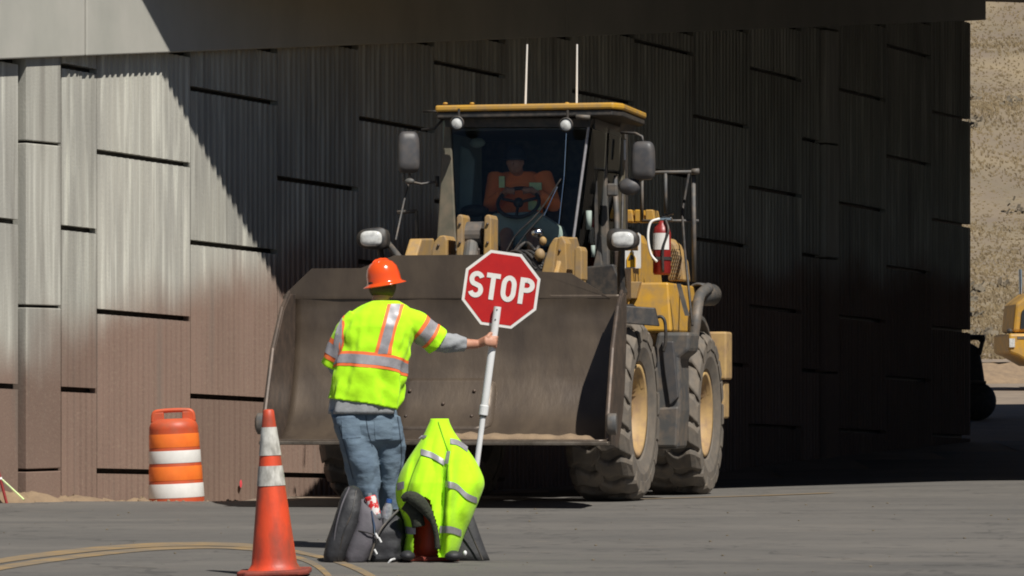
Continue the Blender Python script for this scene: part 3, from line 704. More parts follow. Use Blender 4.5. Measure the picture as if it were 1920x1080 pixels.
# glass
MB().prism([Lc(846, 238, FA - .02), Lc(1101, 238, FA - .02), Lc(1071, 470, FA + .06), Lc(857, 470, FA + .06)], (-.008, 0, 0)).build('windscreen', 'glass', loader)
MB().prism([(FA - .05, fr_t.y + .01, 3.5), (FA + .05, fr_b.y + .02, 2.2), (-1.28, fr_b.y + .1, 2.1), (-1.33, fr_t.y + .03, 3.5)], (0, .006, 0)).build('side_window', 'glass', loader)
MB().prism([(-1.42, fr_t.y + .03, 3.5), (-1.40, fr_b.y + .12, 2.1), (-2.0, fr_b.y + .12, 2.1), (-2.0, fr_t.y + .03, 3.5)], (0, .006, 0)).build('side_window', 'glass', loader)
# roof
rl, rr = Lc(816, 200, -.50), Lc(1150, 200, -.50)
z0, z1 = Lc(900, 208, -.5).z, Lc(900, 196, -.5).z
rp_ = [(-.50, rl.y), (-.50, rr.y), (-.66, rr.y + .07), (-1.85, rr.y + .05), (-2.1, rr.y - .05), (-2.1, rl.y), (-1.9, rl.y - .03), (-.7, rl.y - .03)]
MB().prism([(a, l, z0) for a, l in rp_], (0, 0, z1 - z0)).build('roof', 'yellow', loader, bevel=.018)
MB().prism([(a * .985 - .03, l * .985, z0 - .06) for a, l in rp_], (0, 0, .055)).build('roof_edge', 'black', loader, bevel=.01)
for x in (885, 1063, 835):
    p = Lc(x, 194, -.58); MB().ball(p, (.02, .025, .012), 8).build('roof_bolt', 'yellow', loader, smooth=True)
for x0, x1, a in ((985, 988.5, -1.2), (1081, 1082, -1.2)):
    p, q = Lc(x0, 200, a), Lc(x1, 83, a); MB().tube([p, q], [.011, .008], 8).build('antenna', 'signwhite', loader)
MB().prism([Lc(1170, 212, -1.5), Lc(1204, 214, -1.9), Lc(1186, 250, -1.9), Lc(1160, 246, -1.6)], (-.02, 0, 0)).build('roof_bracket', 'grey', loader)
rail([(795, 209, -1.4), (818, 209, -1.2)], .012, 'black', 'roof_bracket'); rail([(790, 243, -.7), (815, 241, -.7), (832, 222, -.7)], .012, 'black', 'roof_bracket')
rail([(1080, 219, -.5), (1106, 220, -.5)], .022, 'grey', 'marker_light')
# work lights
for x, y in ((858, 231), (1062, 234)):
    p = Lc(x, y, -.42)
    q = MB(); q.lathe([(0, -.09), (.045, -.08), (.065, 0), (.068, .03), (.058, .032)], 20, Matrix.Rotation(R(90), 3, 'Y')); o = q.build('work_light', 'black', loader, smooth=True); o.location = p
    q = MB(); q.lathe([(.0, .035), (.03, .032), (.055, .018)], 20, Matrix.Rotation(R(90), 3, 'Y')); q.build('lens', 'lens', o, smooth=True)
    bar(p + Vector((-.05, 0, .03)), p + Vector((-.05, 0, .14)), .012, 'light_bracket', 'black')
# mirrors
def mirror(xc, yc, wpx, hpx, a):
    p = Lc(xc, yc, a); hw_ = wpx / 200 / 2; hh = hpx / 200 / 2; rings = []
    for dx, sc_ in ((-.05, .9), (-.02, 1.0), (.03, .97), (.055, .8), (.062, .55)):
        ring = []
        for k in range(28):
            t = 2 * math.pi * k / 28; c, s_ = math.cos(t), math.sin(t)
            ring.append((dx, math.copysign(abs(c) ** .45, c) * hw_ * sc_ * (1 - .08 * s_), math.copysign(abs(s_) ** .45, s_) * hh * (sc_ + .04)))
        rings.append(ring)
    o = MB().loft(rings).build('mirror', 'darkgrey', loader, smooth=True); o.location = p; return o
m1 = mirror(766, 285, 42, 76, -.5); m1.rotation_euler = (0, R(-3), R(22)); m2 = mirror(1206, 301, 44, 70, -.6)
rail([(1206, 268, -.68), (1204, 256, -.68), (1192, 250, -.7), (1165, 249, -.9)], .012, 'grey', 'mirror_arm')
rail([(1206, 335, -.68), (1190, 345, -.7), (1160, 348, -.8)], .014, 'grey', 'mirror_arm'); 
q = MB(); q.lathe([(0, .04), (.06, .03), (.085, 0), (.07, -.05), (0, -.06)], 20, Matrix.Rotation(R(90), 3, 'Y')); o = q.build('round_mirror', 'darkgrey', loader, smooth=True); o.location = Lc(1180, 350, -.6); o.scale = (1, 1.25, .95)
rail([(757, 318, -.55), (757, 338, -.55), (790, 345, -.7), (822, 340, -.75)], .012, 'grey', 'mirror_arm'); rail([(768, 322, -.55), (770, 345, -.55)], .012, 'grey', 'mirror_arm')
MB().ball(Lc(768, 340, -.5), (.03, .05, .03), 12).build('mirror_clamp', 'grey', loader, smooth=True)
rail([(820, 330, -.75), (820, 350, -.75)], .02, 'black', 'mirror_arm')
MB().box(Lc(1148, 356, -1.2) - Vector((.03, .05, .06)), Lc(1148, 356, -1.2) + Vector((.03, .05, .06))).build('marker_light', 'grey', loader, bevel=.015)
# headlights on the front fenders
for sx, x, y in ((-1, 701, 448), (1, 1169, 450)):
    p = Lc(x, y, .35); b = MB(); rings = []
    for dx, w_, h_ in ((-.16, .09, .06), (-.08, .135, .092), (.06, .145, .10), (.075, .14, .095)):
        rings.append([(dx, math.copysign(abs(math.cos(t)) ** .6, math.cos(t)) * w_, math.copysign(abs(math.sin(t)) ** .7, math.sin(t)) * h_ * (1 - .22 * math.cos(t) * sx)) for t in (2 * math.pi * k / 24 for k in range(24))])
    o = b.loft(rings).build('headlight', 'black', loader, smooth=True); o.location = p
    b = MB(); rings = []
    for dx, s_ in ((.06, .86), (.09, .80), (.105, .6), (.11, .3)):
        rings.append([(dx, -.018 * sx * -1 * 1 + math.copysign(abs(math.cos(t)) ** .6, math.cos(t)) * .125 * s_ - .012 * sx, math.copysign(abs(math.sin(t)) ** .7, math.sin(t)) * .088 * s_) for t in (2 * math.pi * k / 24 for k in range(24))])
    b.loft(rings).build('lens', 'lens', o, smooth=True)
    MB().tube([p + Vector((-.08, -.03 * sx, -.05)), p + Vector((-.12, -.05 * sx, -.25)), p + Vector((-.2, -.05 * sx, -.75))], [.03, .035, .04], 8).build('lamp_stalk', 'black', loader)
# warning decal panel, red-brown tank behind the light
MB().prism(LP([(1172, 470), (1201, 470), (1201, 503), (1172, 503)], -1.0), (-.01, 0, 0)).build('warning_plate', 'signwhite', loader)
dec = MB().prism(LP([(1175, 501), (1192, 501), (1192, 484), (1183.5, 470), (1175, 484)], -.99), (-.004, 0, 0)).build('warning_decal', mat('decal_yellow', (.85, .45, .02)), loader)
MB().prism(LP([(1181, 478), (1186, 478), (1189, 487), (1178, 487)], -.985), (-.003, 0, 0)).build('decal_mark', 'black', loader)
MB().prism(LP([(1196, 436), (1201, 440), (1201, 500), (1197, 500)], -.9), (-.02, 0, 0)).build('guard_strip', 'signwhite', loader)
MB().prism(LP([(1150, 470), (1172, 470), (1172, 560), (1158, 575), (1148, 560)], -1.1), (-.3, 0, 0)).build('side_box', 'steel_d', loader, bevel=.01)
MB().prism(LP([(1103, 540), (1125, 440), (1132, 545)], -.85), (-.06, 0, 0)).build('fender_brace', 'grey', loader, bevel=.01)
MB().prism(LP([(1095, 500), (1150, 495), (1172, 548), (1160, 572), (1100, 560)], -.55), (-.15, 0, 0)).build('cab_step', 'black', loader, bevel=.015)
rail([(1104, 430, -.75), (1104, 395, -.75)], .028, 'console', 'cab_switch_box'); rail([(1112, 482, -.8), (1112, 460, -.8)], .02, 'console', 'cab_switch_box')
# wipers
MB().tube(spl([Lc(945, 480, FA + .1), Lc(968, 440, FA + .08), Lc(1010, 398, FA + .06), Lc(1052, 335, FA + .04)], 6), .008, 6).build('wiper_arm', 'black', loader)
MB().tube(spl([Lc(955, 482, FA + .1), Lc(985, 440, FA + .08), Lc(1022, 398, FA + .06)], 6), .007, 6).build('wiper_arm', 'black', loader)
MB().tube([Lc(1062, 250, FA + .03), Lc(1058, 330, FA + .04), Lc(1048, 420, FA + .07)], .006, 6).build('wiper_blade', 'chrome', loader)
MB().tube([Lc(1045, 350, FA + .06), Lc(1020, 405, FA + .08)], .006, 6).build('wiper_blade', 'chrome', loader)
# interior
MB().prism(LP([(922, 400), (1005, 396), (1050, 425), (1066, 462), (905, 462), (912, 420)], -.95), (-.2, 0, 0)).build('dashboard', 'console', loader, bevel=.03)
MB().prism(LP([(862, 272), (880, 280), (890, 300), (884, 395), (858, 400)], -1.35), (-.12, 0, 0)).build('cab_trim', 'console', loader, bevel=.02)
MB().ball(Lc(895, 268, -1.3), (.05, .08, .05), 12).build('cab_fan', 'console', loader, smooth=True)
MB().ball(Lc(890, 395, -1.1), (.1, .14, .06), 14).build('armrest', 'black', loader, smooth=True)
MB().box((-1.75, .02, 2.1), (-1.62, .52, 3.0)).build('driver_seat', 'black', loader, bevel=.06)
sw = MB(); c0 = Lc(972, 380, -.98); n_ = Vector((.45, 0, .9)).normalized(); a1 = Vector((0, 1, 0)); a2 = n_.cross(a1)
a2 = Vector((-.55, 0, .83)).normalized()
ringp = [c0 + (a1 * math.cos(t) + a2 * math.sin(t) * .85) * .2 for t in (2 * math.pi * k / 32 for k in range(33))]
sw.tube(ringp, .018, 8, cap=False); sw.ball(c0, (.05, .05, .05), 10)
for t in (R(-90), R(20), R(160)): sw.tube([c0, c0 + (a1 * math.cos(t) + a2 * math.sin(t) * .85) * .2], .014, 6)
sw.build('steering_wheel', 'black', loader, smooth=True)

# fire extinguisher hung on the platform post
LM = Matrix.Translation((CX, CY, LZ)) @ Matrix.Rotation(math.atan2(-math.cos(TH), -math.sin(TH)), 4, 'Z')
ep = Lc(1241, 515, -2.0)
ext = thing('fire_extinguisher', 'red fire extinguisher with white label and curled hose beside the handrail', 'fire extinguisher', LM @ ep, math.atan2(-math.cos(TH), -math.sin(TH)))
q = MB(); q.lathe([(0, 0), (.075, 0), (.088, .02), (.088, .40), (.07, .46), (.035, .49), (.03, .52), (0, .52)], 24); q.build('cylinder_body', 'red', ext, smooth=True)
q = MB()
rings = [[((.0905) * math.cos(t), .0905 * math.sin(t), z) for t in (R(-60 + 12 * k) for k in range(11))] for z in (.24, .40)]
q.loft(rings, closed=False); q.build('paper_label', 'signwhite', ext, solid=.002)
MB().box((-.03, -.02, .52), (.03, .10, .555)).build('valve_handle', 'chrome', ext, bevel=.008)
MB().tube([(0, 0, .56), (.02, .12, .59)], .012, 8).build('squeeze_lever', 'chrome', ext)
MB().tube(spl([(.02, -.02, .54), (.06, -.10, .50), (.09, -.12, .36), (.10, -.09, .2), (.095, -.03, .12)], 6), .013, 8).build('hose', 'signwhite', ext, smooth=True)
MB().tube(spl([(.03, .04, .53), (.09, .08, .42), (.10, .03, .25), (.1, .03, .02)], 6), .013, 8).build('strap', 'black', ext, smooth=True)
MB().lathe([(.093, .14), (.096, .14), (.096, .17), (.093, .17)], 24).build('clamp_band', 'black', ext)

# ------------------------------------------------------------------ people
def hand_fingers(b, palm, fwd, side, normal, r=.0095, curl=1.0, L_=(.072, .082, .076, .06)):
    """palm: centre; fwd: towards the knuckles; side: towards the thumb; normal: palm side. Fingers curl towards normal."""
    f, s, n = fwd.normalized(), side.normalized(), normal.normalized()
    for i in range(4):
        base = palm + f * .036 + s * (.030 - .021 * i); p = [palm + s * (.022 - .014 * i), base]; d = f.copy(); ll = L_[i]
        for k in range(3):
            ang = curl * (R(62), R(75), R(45))[k]
            ax = f.cross(n).normalized(); d = Matrix.Rotation(ang, 3, ax) @ d; p.append(p[-1] + d * ll * (.44, .32, .24)[k])
        b.tube(p, [r * 1.1, r * 1.15, r * 1.05, r * .95, r * .8], 8); b.ball(p[-1], r * .8, 6)
    t0 = palm - f * .03 + s * .022
    p = [t0, t0 + s * .026 + f * .022 + n * .012, t0 + s * .030 + f * .048 + n * .034, t0 + s * .020 + f * .058 + n * .056]
    b.tube(p, [.014, .0125, .011, .009], 8); b.ball(p[-1], .009, 6)

# flagger --------------------------------------------------------------
PY = 24.0
person = thing('person', 'flagger in lime vest, orange hard hat and jeans holding out the stop paddle', 'person', (at(690, 1000, PY).x, PY, 0))
PO = Vector(person.location)
def P(px, py, dy=0): return at(px, py, PY + dy) - PO
pole_top = P(933, 575, .22); 
PD = 24.22
pole_t, pole_b = at(933, 575, PD), at(874, 1030, PD + .02); pole_b.z = .0
grip = at(922.5, 640, PD) - PO
skin = MB()
neck0, head_c = P(712, 572, .09), P(717, 528, .12)
shR, elR, wrR = P(758, 602, .07), P(832, 645, .13), P(896, 645, .215)
shL, elL, wrL = P(668, 606, .03), P(632, 690, .10), P(668, 715, .30)
pel, chest = P(684, 775, .03), P(705, 630, .05)
skin.tube([pel, P(690, 720, .03), chest, P(711, 590, .07)], [.10, .10, .10, .08], 16)
skin.tube([P(711, 590, .07), neck0, P(716, 548, .11)], [.08, .058, .056], 14)
FD = Vector((.62, .78, -.05)).normalized(); FS = Vector((.78, -.62, 0)).normalized()       # face direction, and its right
hm = Matrix((FS, FD, Vector((0, 0, 1)))).transposed()
skin.ball(head_c + Vector((0, 0, .015)), (.076, .095, .11), 18, hm)
skin.ball(head_c + FD * .03 - Vector((0, 0, .065)), (.058, .065, .05), 14, hm)               # jaw
skin.tube([head_c + FD * .09 + Vector((0, 0, .01)), head_c + FD * .112 - Vector((0, 0, .03))], [.008, .014], 8)   # nose
skin.tube([head_c + FD * .088 - Vector((0, 0, .058)) - FS * .018, head_c + FD * .094 - Vector((0, 0, .058)), head_c + FD * .088 - Vector((0, 0, .058)) + FS * .018], .006, 6)   # lips
for s_ in (-1, 1): skin.ball(head_c + FS * .076 * s_ - FD * .005 - Vector((0, 0, .012)), (.012, .02, .032), 10, hm)
skin.tube([shR, (shR + elR) / 2, elR, (elR + wrR) / 2, wrR], [.058, .05, .042, .039, .028], 14)
skin.tube([shL, elL, (elL + wrL) / 2, wrL], [.058, .044, .038, .028], 14)
# hands: right one round the pole
pole_d = (pole_t - pole_b).normalized()
hfwd = Vector((.93, .36, .05)); hfwd = (hfwd - pole_d * hfwd.dot(pole_d)).normalized()
hn = pole_d.cross(hfwd).normalized()
if hn.y < 0: hn = -hn
# the palm sits on the near side of the pole with the fingers closing round the far side
pc = grip - hn * .034 - hfwd * .02
skin.tube([wrR, pc - hfwd * .035, pc, pc + hfwd * .034], [.029, .034, .038, .034], 12, up=tuple(pole_d), flat=.55)
hand_fingers(skin, pc, hfwd, pole_d, hn, curl=1.0)
pl_ = wrL + Vector((.03, .06, -.01)); lf = Vector((.5, .8, -.2)).normalized(); ls = Vector((0, .2, 1)); ls = (ls - lf * ls.dot(lf)).normalized(); ln = lf.cross(ls); 
skin.tube([wrL, pl_, pl_ + lf * .035], [.028, .036, .032], 12, up=tuple(ls), flat=.55); hand_fingers(skin, pl_, lf, ls, -ln if ln.x > 0 else ln, curl=.55)
# legs
hipL, knL, anL = P(655, 790, .03), P(672, 885, .02), P(692, 1000, .08)
hipR, knR, anR = P(716, 790, .05), P(731, 885, .12), P(734, 1000, .22)
anL.z = anR.z = .10
skin.tube([pel, hipL, (hipL + knL) / 2, knL, (knL + anL) / 2, anL], [.10, .075, .065, .05, .048, .038], 14)
skin.tube([pel, hipR, (hipR + knR) / 2, knR, (knR + anR) / 2, anR], [.10, .075, .065, .05, .048, .038], 14)
skin.build('body', 'skin', person, remesh=.0055, relax=4)
b = MB()                                      # hair below the hat
for k in range(2): pass
hr = []
for z, s_ in ((-.005, 1.03), (-.03, 1.08), (-.06, 1.05), (-.085, .95), (-.105, .80)):
    ring = []
    for k in range(17):
        t = R(150 + 240 * k / 16); ring.append(head_c + hm @ Vector((.076 * s_ * math.cos(t), .095 * s_ * math.sin(t) * .98, 0)) + Vector((0, 0, z + .015)))
    hr.append(ring)
b.loft(hr, closed=False); b.build('hair', 'hair', person, smooth=True, solid=.008)
for s_ in (-1, 1):
    MB().ball(head_c + FD * .083 + FS * .03 * s_ + Vector((0, 0, .002)), .011, 10).build('eye', 'signwhite', person, smooth=True)
# hard hat
hat = MB(); prof_ = [(.001, .148), (.04, .143), (.075, .125), (.098, .095), (.108, .055), (.111, .012), (.118, .002), (.138, -.006), (.142, -.012), (.137, -.014), (.112, -.010), (.105, .0)]
hat.lathe(prof_, 44)
for k in (-1, 0, 1):
    pts = [Vector((math.sin(t) * .105 * (1 if True else 1), k * .03, math.cos(t) * .142 + .006)) for t in (R(-62 + 124 * i / 14) for i in range(15))]
    hat.tube([Vector((p.y, p.x, p.z)) if False else Vector((p.x, p.y * (1 - abs(p.x) * 3), p.z)) for p in pts], .006 if k else .009, 6)
o = hat.build('hard_hat', 'hat', person, smooth=True); o.location = P(721, 531, .12); o.rotation_euler = (R(4), R(-10), R(40))
o.rotation_mode = 'XYZ'
o.rotation_euler = (Matrix.Rotation(R(-10), 4, 'Y') @ Matrix.Rotation(R(3), 4, 'X') @ Matrix.Rotation(R(50), 4, 'Z')).to_euler()
o.scale = (1.0, 1.0, 1.06)
# torso garment surface
TR = [(564, 697, 748, .085, .085), (574, 676, 766, .085, .10), (590, 655, 776, .07, .125), (612, 645, 780, .055, .14), (640, 639, 774, .05, .148), (665, 636, 767, .045, .15), (690, 630, 760, .04, .15), (720, 622, 756, .035, .148), (748, 612, 751, .03, .15), (771, 610, 745, .03, .15)]
def tor(phi, py, off=0):
    """phi: 0 = image right, 90deg = towards the camera (back of the flagger)"""
    xl = lerp([(r[0], r[1]) for r in TR], py); xr = lerp([(r[0], r[2]) for r in TR], py)
    dy = lerp([(r[0], r[3]) for r in TR], py); d = lerp([(r[0], r[4]) for r in TR], py)
    hw_ = (xr - xl) / 2 / 291.6; c = P((xl + xr) / 2, py, dy)
    e = .82; cs, sn = math.cos(phi), math.sin(phi)
    fold = .016 * clamp((py - 600) / 120) * (math.sin(phi * 7 + py * .03) * .5 + noise.noise(Vector((phi * 2.4, py * .018, 4))) * 1.6)
    fold += .010 * noise.noise(Vector((phi * 5, py * .03, 1))) + .007 * noise.noise(Vector((phi * 3 + py * .03, py * .05, 5)))
    k = 1 + (fold + off) / .16
    return c + Vector((math.copysign(abs(cs) ** e, cs) * hw_ * k, -math.copysign(abs(sn) ** e, sn) * d * k, 0))
NS = 72
def slope(py, phi):                            # hem runs lower on the right
    return py + clamp((py - 690) / 57) * 22 * ((1 + math.cos(phi)) / 2) ** 1.4
def sleeve(path, rads, seg=40, amp=.006, flat=1.0):
    rings = []
    K = 22
    pp = [Vector(p) for p in path]
    sp_ = spl(pp, 8); n = len(sp_)
    for i in range(n):
        t = (sp_[min(i + 1, n - 1)] - sp_[max(i - 1, 0)]).normalized(); u = Vector((0, -1, 0)); u = (u - t * u.dot(t)).normalized(); v = t.cross(u)
        r = lerp([(j / (len(rads) - 1), q) for j, q in enumerate(rads)], i / (n - 1))
        rings.append([sp_[i] + (u * math.cos(q) * flat + v * math.sin(q)) * (r + amp * noise.noise(Vector((q * 1.5, i * .35, r * 50))) + amp * .6 * math.sin(q * 5 + i * .5) * i / n) for q in (2 * math.pi * k / seg for k in range(seg))])
    return rings
slR = sleeve([P(742, 598, .07), P(775, 607, .075), P(800, 625, .10), P(822, 641, .125)], [.085, .094, .088, .093])
slL = sleeve([P(672, 596, .06), P(650, 622, .055), P(634, 655, .07), P(620, 687, .10)], [.075, .078, .07, .066])
b = MB(); rings = []
for i in range(46):
    py = 564 + (747 - 564) * i / 45; rings.append([tor(2 * math.pi * k / NS, slope(py, 2 * math.pi * k / NS)) for k in range(NS)])
b.loft(rings); b.loft(slR); b.loft(slL)
vest = b.build('safety_vest', 'lime', person, remesh=.007, relax=2)
# sewn tape: silver band with an orange edge either side
def tape(fn, n, name, m, par):
    """fn(u, v) -> point; v across"""
    b = MB(); K = 5; rings = [[fn(i / n, v / (K - 1)) for v in range(K)] for i in range(n + 1)]
    b.loft(rings, closed=False); o = b.build(name, m, par, smooth=True)
    q = o.modifiers.new('hug', 'SHRINKWRAP'); q.target = vest; q.wrap_method = 'NEAREST_SURFACEPOINT'; q.wrap_mode = 'ABOVE_SURFACE'; q.offset = .004 if m == 'silver' else .0025
    return o
def chest_band(yc, hh):
    def f(u, v):
        phi = 2 * math.pi * u; wave = 6.5 * math.sin(2 * phi + 2.6) * 0 + 9 * math.cos(phi) - 9 * math.sin(phi) + 9
        return tor(phi, yc + wave + (v - .5) * 2 * hh, .01)
    return f
tape(chest_band(675, 14), 90, 'orange_trim', 'ortape', vest); tape(chest_band(675, 8.5), 90, 'reflective_tape', 'silver', vest)
def back_strap(x0, y0, x1, y1, hw_):
    def f(u, v):
        py = y0 + (y1 - y0) * u; px = x0 + (x1 - x0) * u + (v - .5) * 2 * hw_
        xl = lerp([(r[0], r[1]) for r in TR], py); xr = lerp([(r[0], r[2]) for r in TR], py)
        c = clamp((px - (xl + xr) / 2) / ((xr - xl) / 2), -.995, .995); phi = math.acos(math.copysign(abs(c) ** (1 / .82), c))
        return tor(phi, py, .01)
    return f
for a_ in ((742, 570, 718, 664), (649, 590, 638, 664)):
    k_ = 1 if a_[0] > 700 else .36
    tape(back_strap(*a_, 14.5 * k_), 26, 'orange_trim', 'ortape', vest); tape(back_strap(*a_, 8.5 * k_), 26, 'reflective_tape', 'silver', vest)
def arm_band(rings, i0, i1, ex=.006):
    def f(u, v):
        k = (u * (len(rings[0]))) % len(rings[0]); i = i0 + (i1 - i0) * v; a0, a1_ = int(i), min(int(i) + 1, len(rings) - 1); fr = i - a0
        k0, k1 = int(k) % len(rings[0]), (int(k) + 1) % len(rings[0]); fk = k - int(k)
        p = lambda r: rings[r][k0].lerp(rings[r][k1], fk)
        return p(a0).lerp(p(a1_), fr)
    return f
nR = len(slR) - 1
tape(arm_band(slR, nR * .44, nR * .80), 60, 'orange_trim', 'ortape', vest); tape(arm_band(slR, nR * .51, nR * .73), 60, 'reflective_tape', 'silver', vest)
tape(arm_band(slL, nR * .52, nR * .86), 60, 'orange_trim', 'ortape', vest); tape(arm_band(slL, nR * .60, nR * .78), 60, 'reflective_tape', 'silver', vest)
# grey shirt: hem and long right sleeve pushed up the forearm
b = MB(); rings = []
for i in range(9):
    py = 728 + 48 * i / 8; rings.append([tor(2 * math.pi * k / NS, min(py, 771), -.010 - .004 * (i / 8)) - Vector((0, 0, max(0, py - 771) / 291.6)) for k in range(NS)])
b.loft(rings); b.build('shirt_hem', 'shirt', person, smooth=True)
MB().loft(sleeve([P(790, 622, .085), P(822, 640, .12), P(848, 643, .15), P(871, 645, .18)], [.062, .066, .062, .047], 28, .008)).build('shirt_sleeve', 'shirt', person, smooth=True)
MB().loft(sleeve([P(628, 672, .08), elL, elL.lerp(wrL, .5), elL.lerp(wrL, .9)], [.052, .055, .05, .04], 28, .007)).build('shirt_sleeve', 'shirt', person, smooth=True)
# jeans
b = MB()
def leg(pts):
    rings = []
    for i, (x0, x1, y, dy, d) in enumerate(pts): pass
    return pts
def trouser(tab):
    rings = []; n = 34
    for i in range(n + 1):
        y = tab[0][0] + (tab[-1][0] - tab[0][0]) * i / n
        xl, xr, dy, d = (lerp([(r[0], r[k]) for r in tab], y) for k in (1, 2, 3, 4)); hw_ = (xr - xl) / 2 / 291.6; c = P((xl + xr) / 2, y, dy)
        ring = []
        for k in range(40):
            q = 2 * math.pi * k / 40
            f_ = .006 * noise.noise(Vector((q * 1.6, y * .14, 3))) + .004 * noise.noise(Vector((q * 4, y * .09, 7))) + .009 * noise.noise(Vector((q * 1.3, y * .035, tab[0][1]))) + .006 * math.sin(y * .10 + q * 2 + 2 * noise.noise(Vector((q, y * .02, 8)))) * clamp((y - 840) / 60, .25, 1) + .008 * math.sin(q * 3 + y * .025)
            ring.append(c + Vector((math.cos(q) * (hw_ + f_), -math.sin(q) * (d + f_), 0)))
        rings.append(ring)
    return rings
b.loft(trouser([(768, 617, 742, .035, .125), (800, 623, 750, .03, .13), (825, 632, 753, .03, .11), (838, 655, 735, .03, .07)]))
b.loft(trouser([(780, 622, 696, .015, .118), (830, 634, 703, .0, .115), (870, 645, 710, -.01, .10), (910, 656, 714, .01, .09), (935, 664, 712, .03, .08), (1000, 672, 712, .07, .075), (1022, 670, 716, .08, .08)]))
b.loft(trouser([(780, 676, 750, .05, .12), (830, 688, 758, .09, .115), (860, 696, 758, .12, .105), (900, 705, 751, .15, .09), (940, 711, 746, .18, .08), (1000, 716, 750, .21, .074), (1022, 714, 754, .21, .08)]))
jn = b.build('jeans', 'jeans', person, remesh=.0065, relax=1)
def denim_patch(pts, wid, name, m, n=14):
    q = MB(); Q = spl([P(x, y, -.25) for x, y in pts], n); rings = []
    for i, p in enumerate(Q):
        t = (Q[min(i + 1, len(Q) - 1)] - Q[max(i - 1, 0)]).normalized(); nn = Vector((t.z, 0, -t.x)); rings.append([p + nn * wid * v for v in (-.5, -.25, 0, .25, .5)])
    q.loft(rings, closed=False); o = q.build(name, m, jn, smooth=True); k = o.modifiers.new('hug', 'SHRINKWRAP'); k.target = jn; k.wrap_method = 'PROJECT'; k.use_project_y = True; k.use_negative_direction = False; k.use_positive_direction = True; k.offset = .003 if wid > .02 else .002
    k.wrap_mode = 'ABOVE_SURFACE'; return o
denim_patch([(655, 786), (658, 822)], .115, 'back_pocket', 'jeans', 8); denim_patch([(716, 788), (718, 824)], .11, 'back_pocket', 'jeans', 8)
denim_patch([(684, 780), (688, 808), (696, 838)], .006, 'seam', M['denim_dark']); denim_patch([(743, 782), (748, 820), (750, 860), (744, 905)], .006, 'seam', M['denim_dark'])
denim_patch([(634, 800), (648, 850), (660, 900)], .006, 'seam', M['denim_dark'])
for fx, dy, rz in ((694, .10, -8), (737, .22, -25)):
    f0 = P(fx, 1028, dy); f0.z = 0; rings = []
    for z, s_ in ((.0, 1.0), (.03, 1.02), (.06, .95), (.085, .8), (.12, .5)):
        ring = []
        for k in range(20):
            q = 2 * math.pi * k / 20; ring.append((math.cos(q) * .048 * s_, math.sin(q) * .14 * (s_ if math.sin(q) > 0 else min(1, s_ + .1)) - .02 + (0 if z < .08 else -.05), z))
        rings.append(ring)
    o = MB().loft(rings).build('shoe', 'sole', person, smooth=True); o.location = f0; o.rotation_euler = (0, 0, R(rz))

# stop paddle -----------------------------------------------------------
pd = thing('stop_paddle', 'red octagonal STOP paddle on a white telescoping pole held by the flagger', 'sign', pole_b)
def W(px, py, d=0): return at(px, py, PD + d) - pole_b
kn = W(907, 770)
MB().tube([W(933, 575), kn + (W(933, 575) - kn) * .05], .0245, 16).build('upper_pole', 'white', pd)
MB().tube([kn, Vector((0, 0, .02))], .0185, 14).build('lower_pole', 'white', pd)
dd = (W(933, 575) - kn).normalized()
MB().tube([kn + dd * .035, kn - dd * .03], .030, 16).build('collar', 'white', pd, bevel=.004)
MB().tube([kn - dd * .032, kn - dd * .04], .024, 14).build('lock_ring', 'black', pd)
MB().tube([Vector((0, 0, .025)), Vector((0, 0, 0))], .02, 12).build('end_cap', 'black', pd)
for t in (.02, .115): 
    q = W(933, 575).lerp(W(922, 640), t * 3 + .03) + Vector((0, -.0245, 0)); MB().ball(q, .005, 8).build('rivet', 'black', pd)
sg_c = W(939.5, 542.4, .032); roll = R(8)
ax = Vector((math.cos(roll), 0, -math.sin(roll))); ay = Vector((math.sin(roll), 0, math.cos(roll)))
def octo(r, off, th): return [sg_c + Vector((0, off, 0)) + (ax * math.cos(q) + ay * math.sin(q)) * r for q in (R(22.5 + 45 * k) for k in range(8))]
RO = .5 * 141 / 288.5 / math.cos(R(22.5))
sp_o = MB().prism(octo(RO, 0, 0), (0, .006, 0)).build('sign_panel', 'signwhite', pd)
MB().prism(octo(RO * .925, -.0015, 0), (0, .001, 0)).build('red_face', 'signred', sp_o)
def stroke(pts, wd, name, closed=False):
    P2 = [Vector(p) for p in pts]; n = len(P2); vs = []
    for i, p in enumerate(P2):
        if closed: t0, t1 = (p - P2[i - 1]).normalized(), (P2[(i + 1) % n] - p).normalized()
        else: t0 = (p - P2[max(i - 1, 0)]); t1 = (P2[min(i + 1, n - 1)] - p); t0 = t0.normalized() if t0.length else t1.normalized(); t1 = t1.normalized() if t1.length else t0
        t = (t0 + t1).normalized(); nn = Vector((-t.y, t.x)); k = 1 / max(.5, nn.dot(Vector((-t0.y, t0.x))))
        for s_ in (1, -1): q = p + nn * s_ * wd / 2 * k; vs.append(q)
    vv = [sg_c + Vector((0, -.0045, 0)) + ax * q.x + ay * q.y for q in vs]; m_ = len(vv)
    b = MB(); fs = [(2 * i, 2 * i + 1, (2 * i + 3) % m_, (2 * i + 2) % m_) for i in range(n if closed else n - 1)]
    b.add(vv, fs); return b
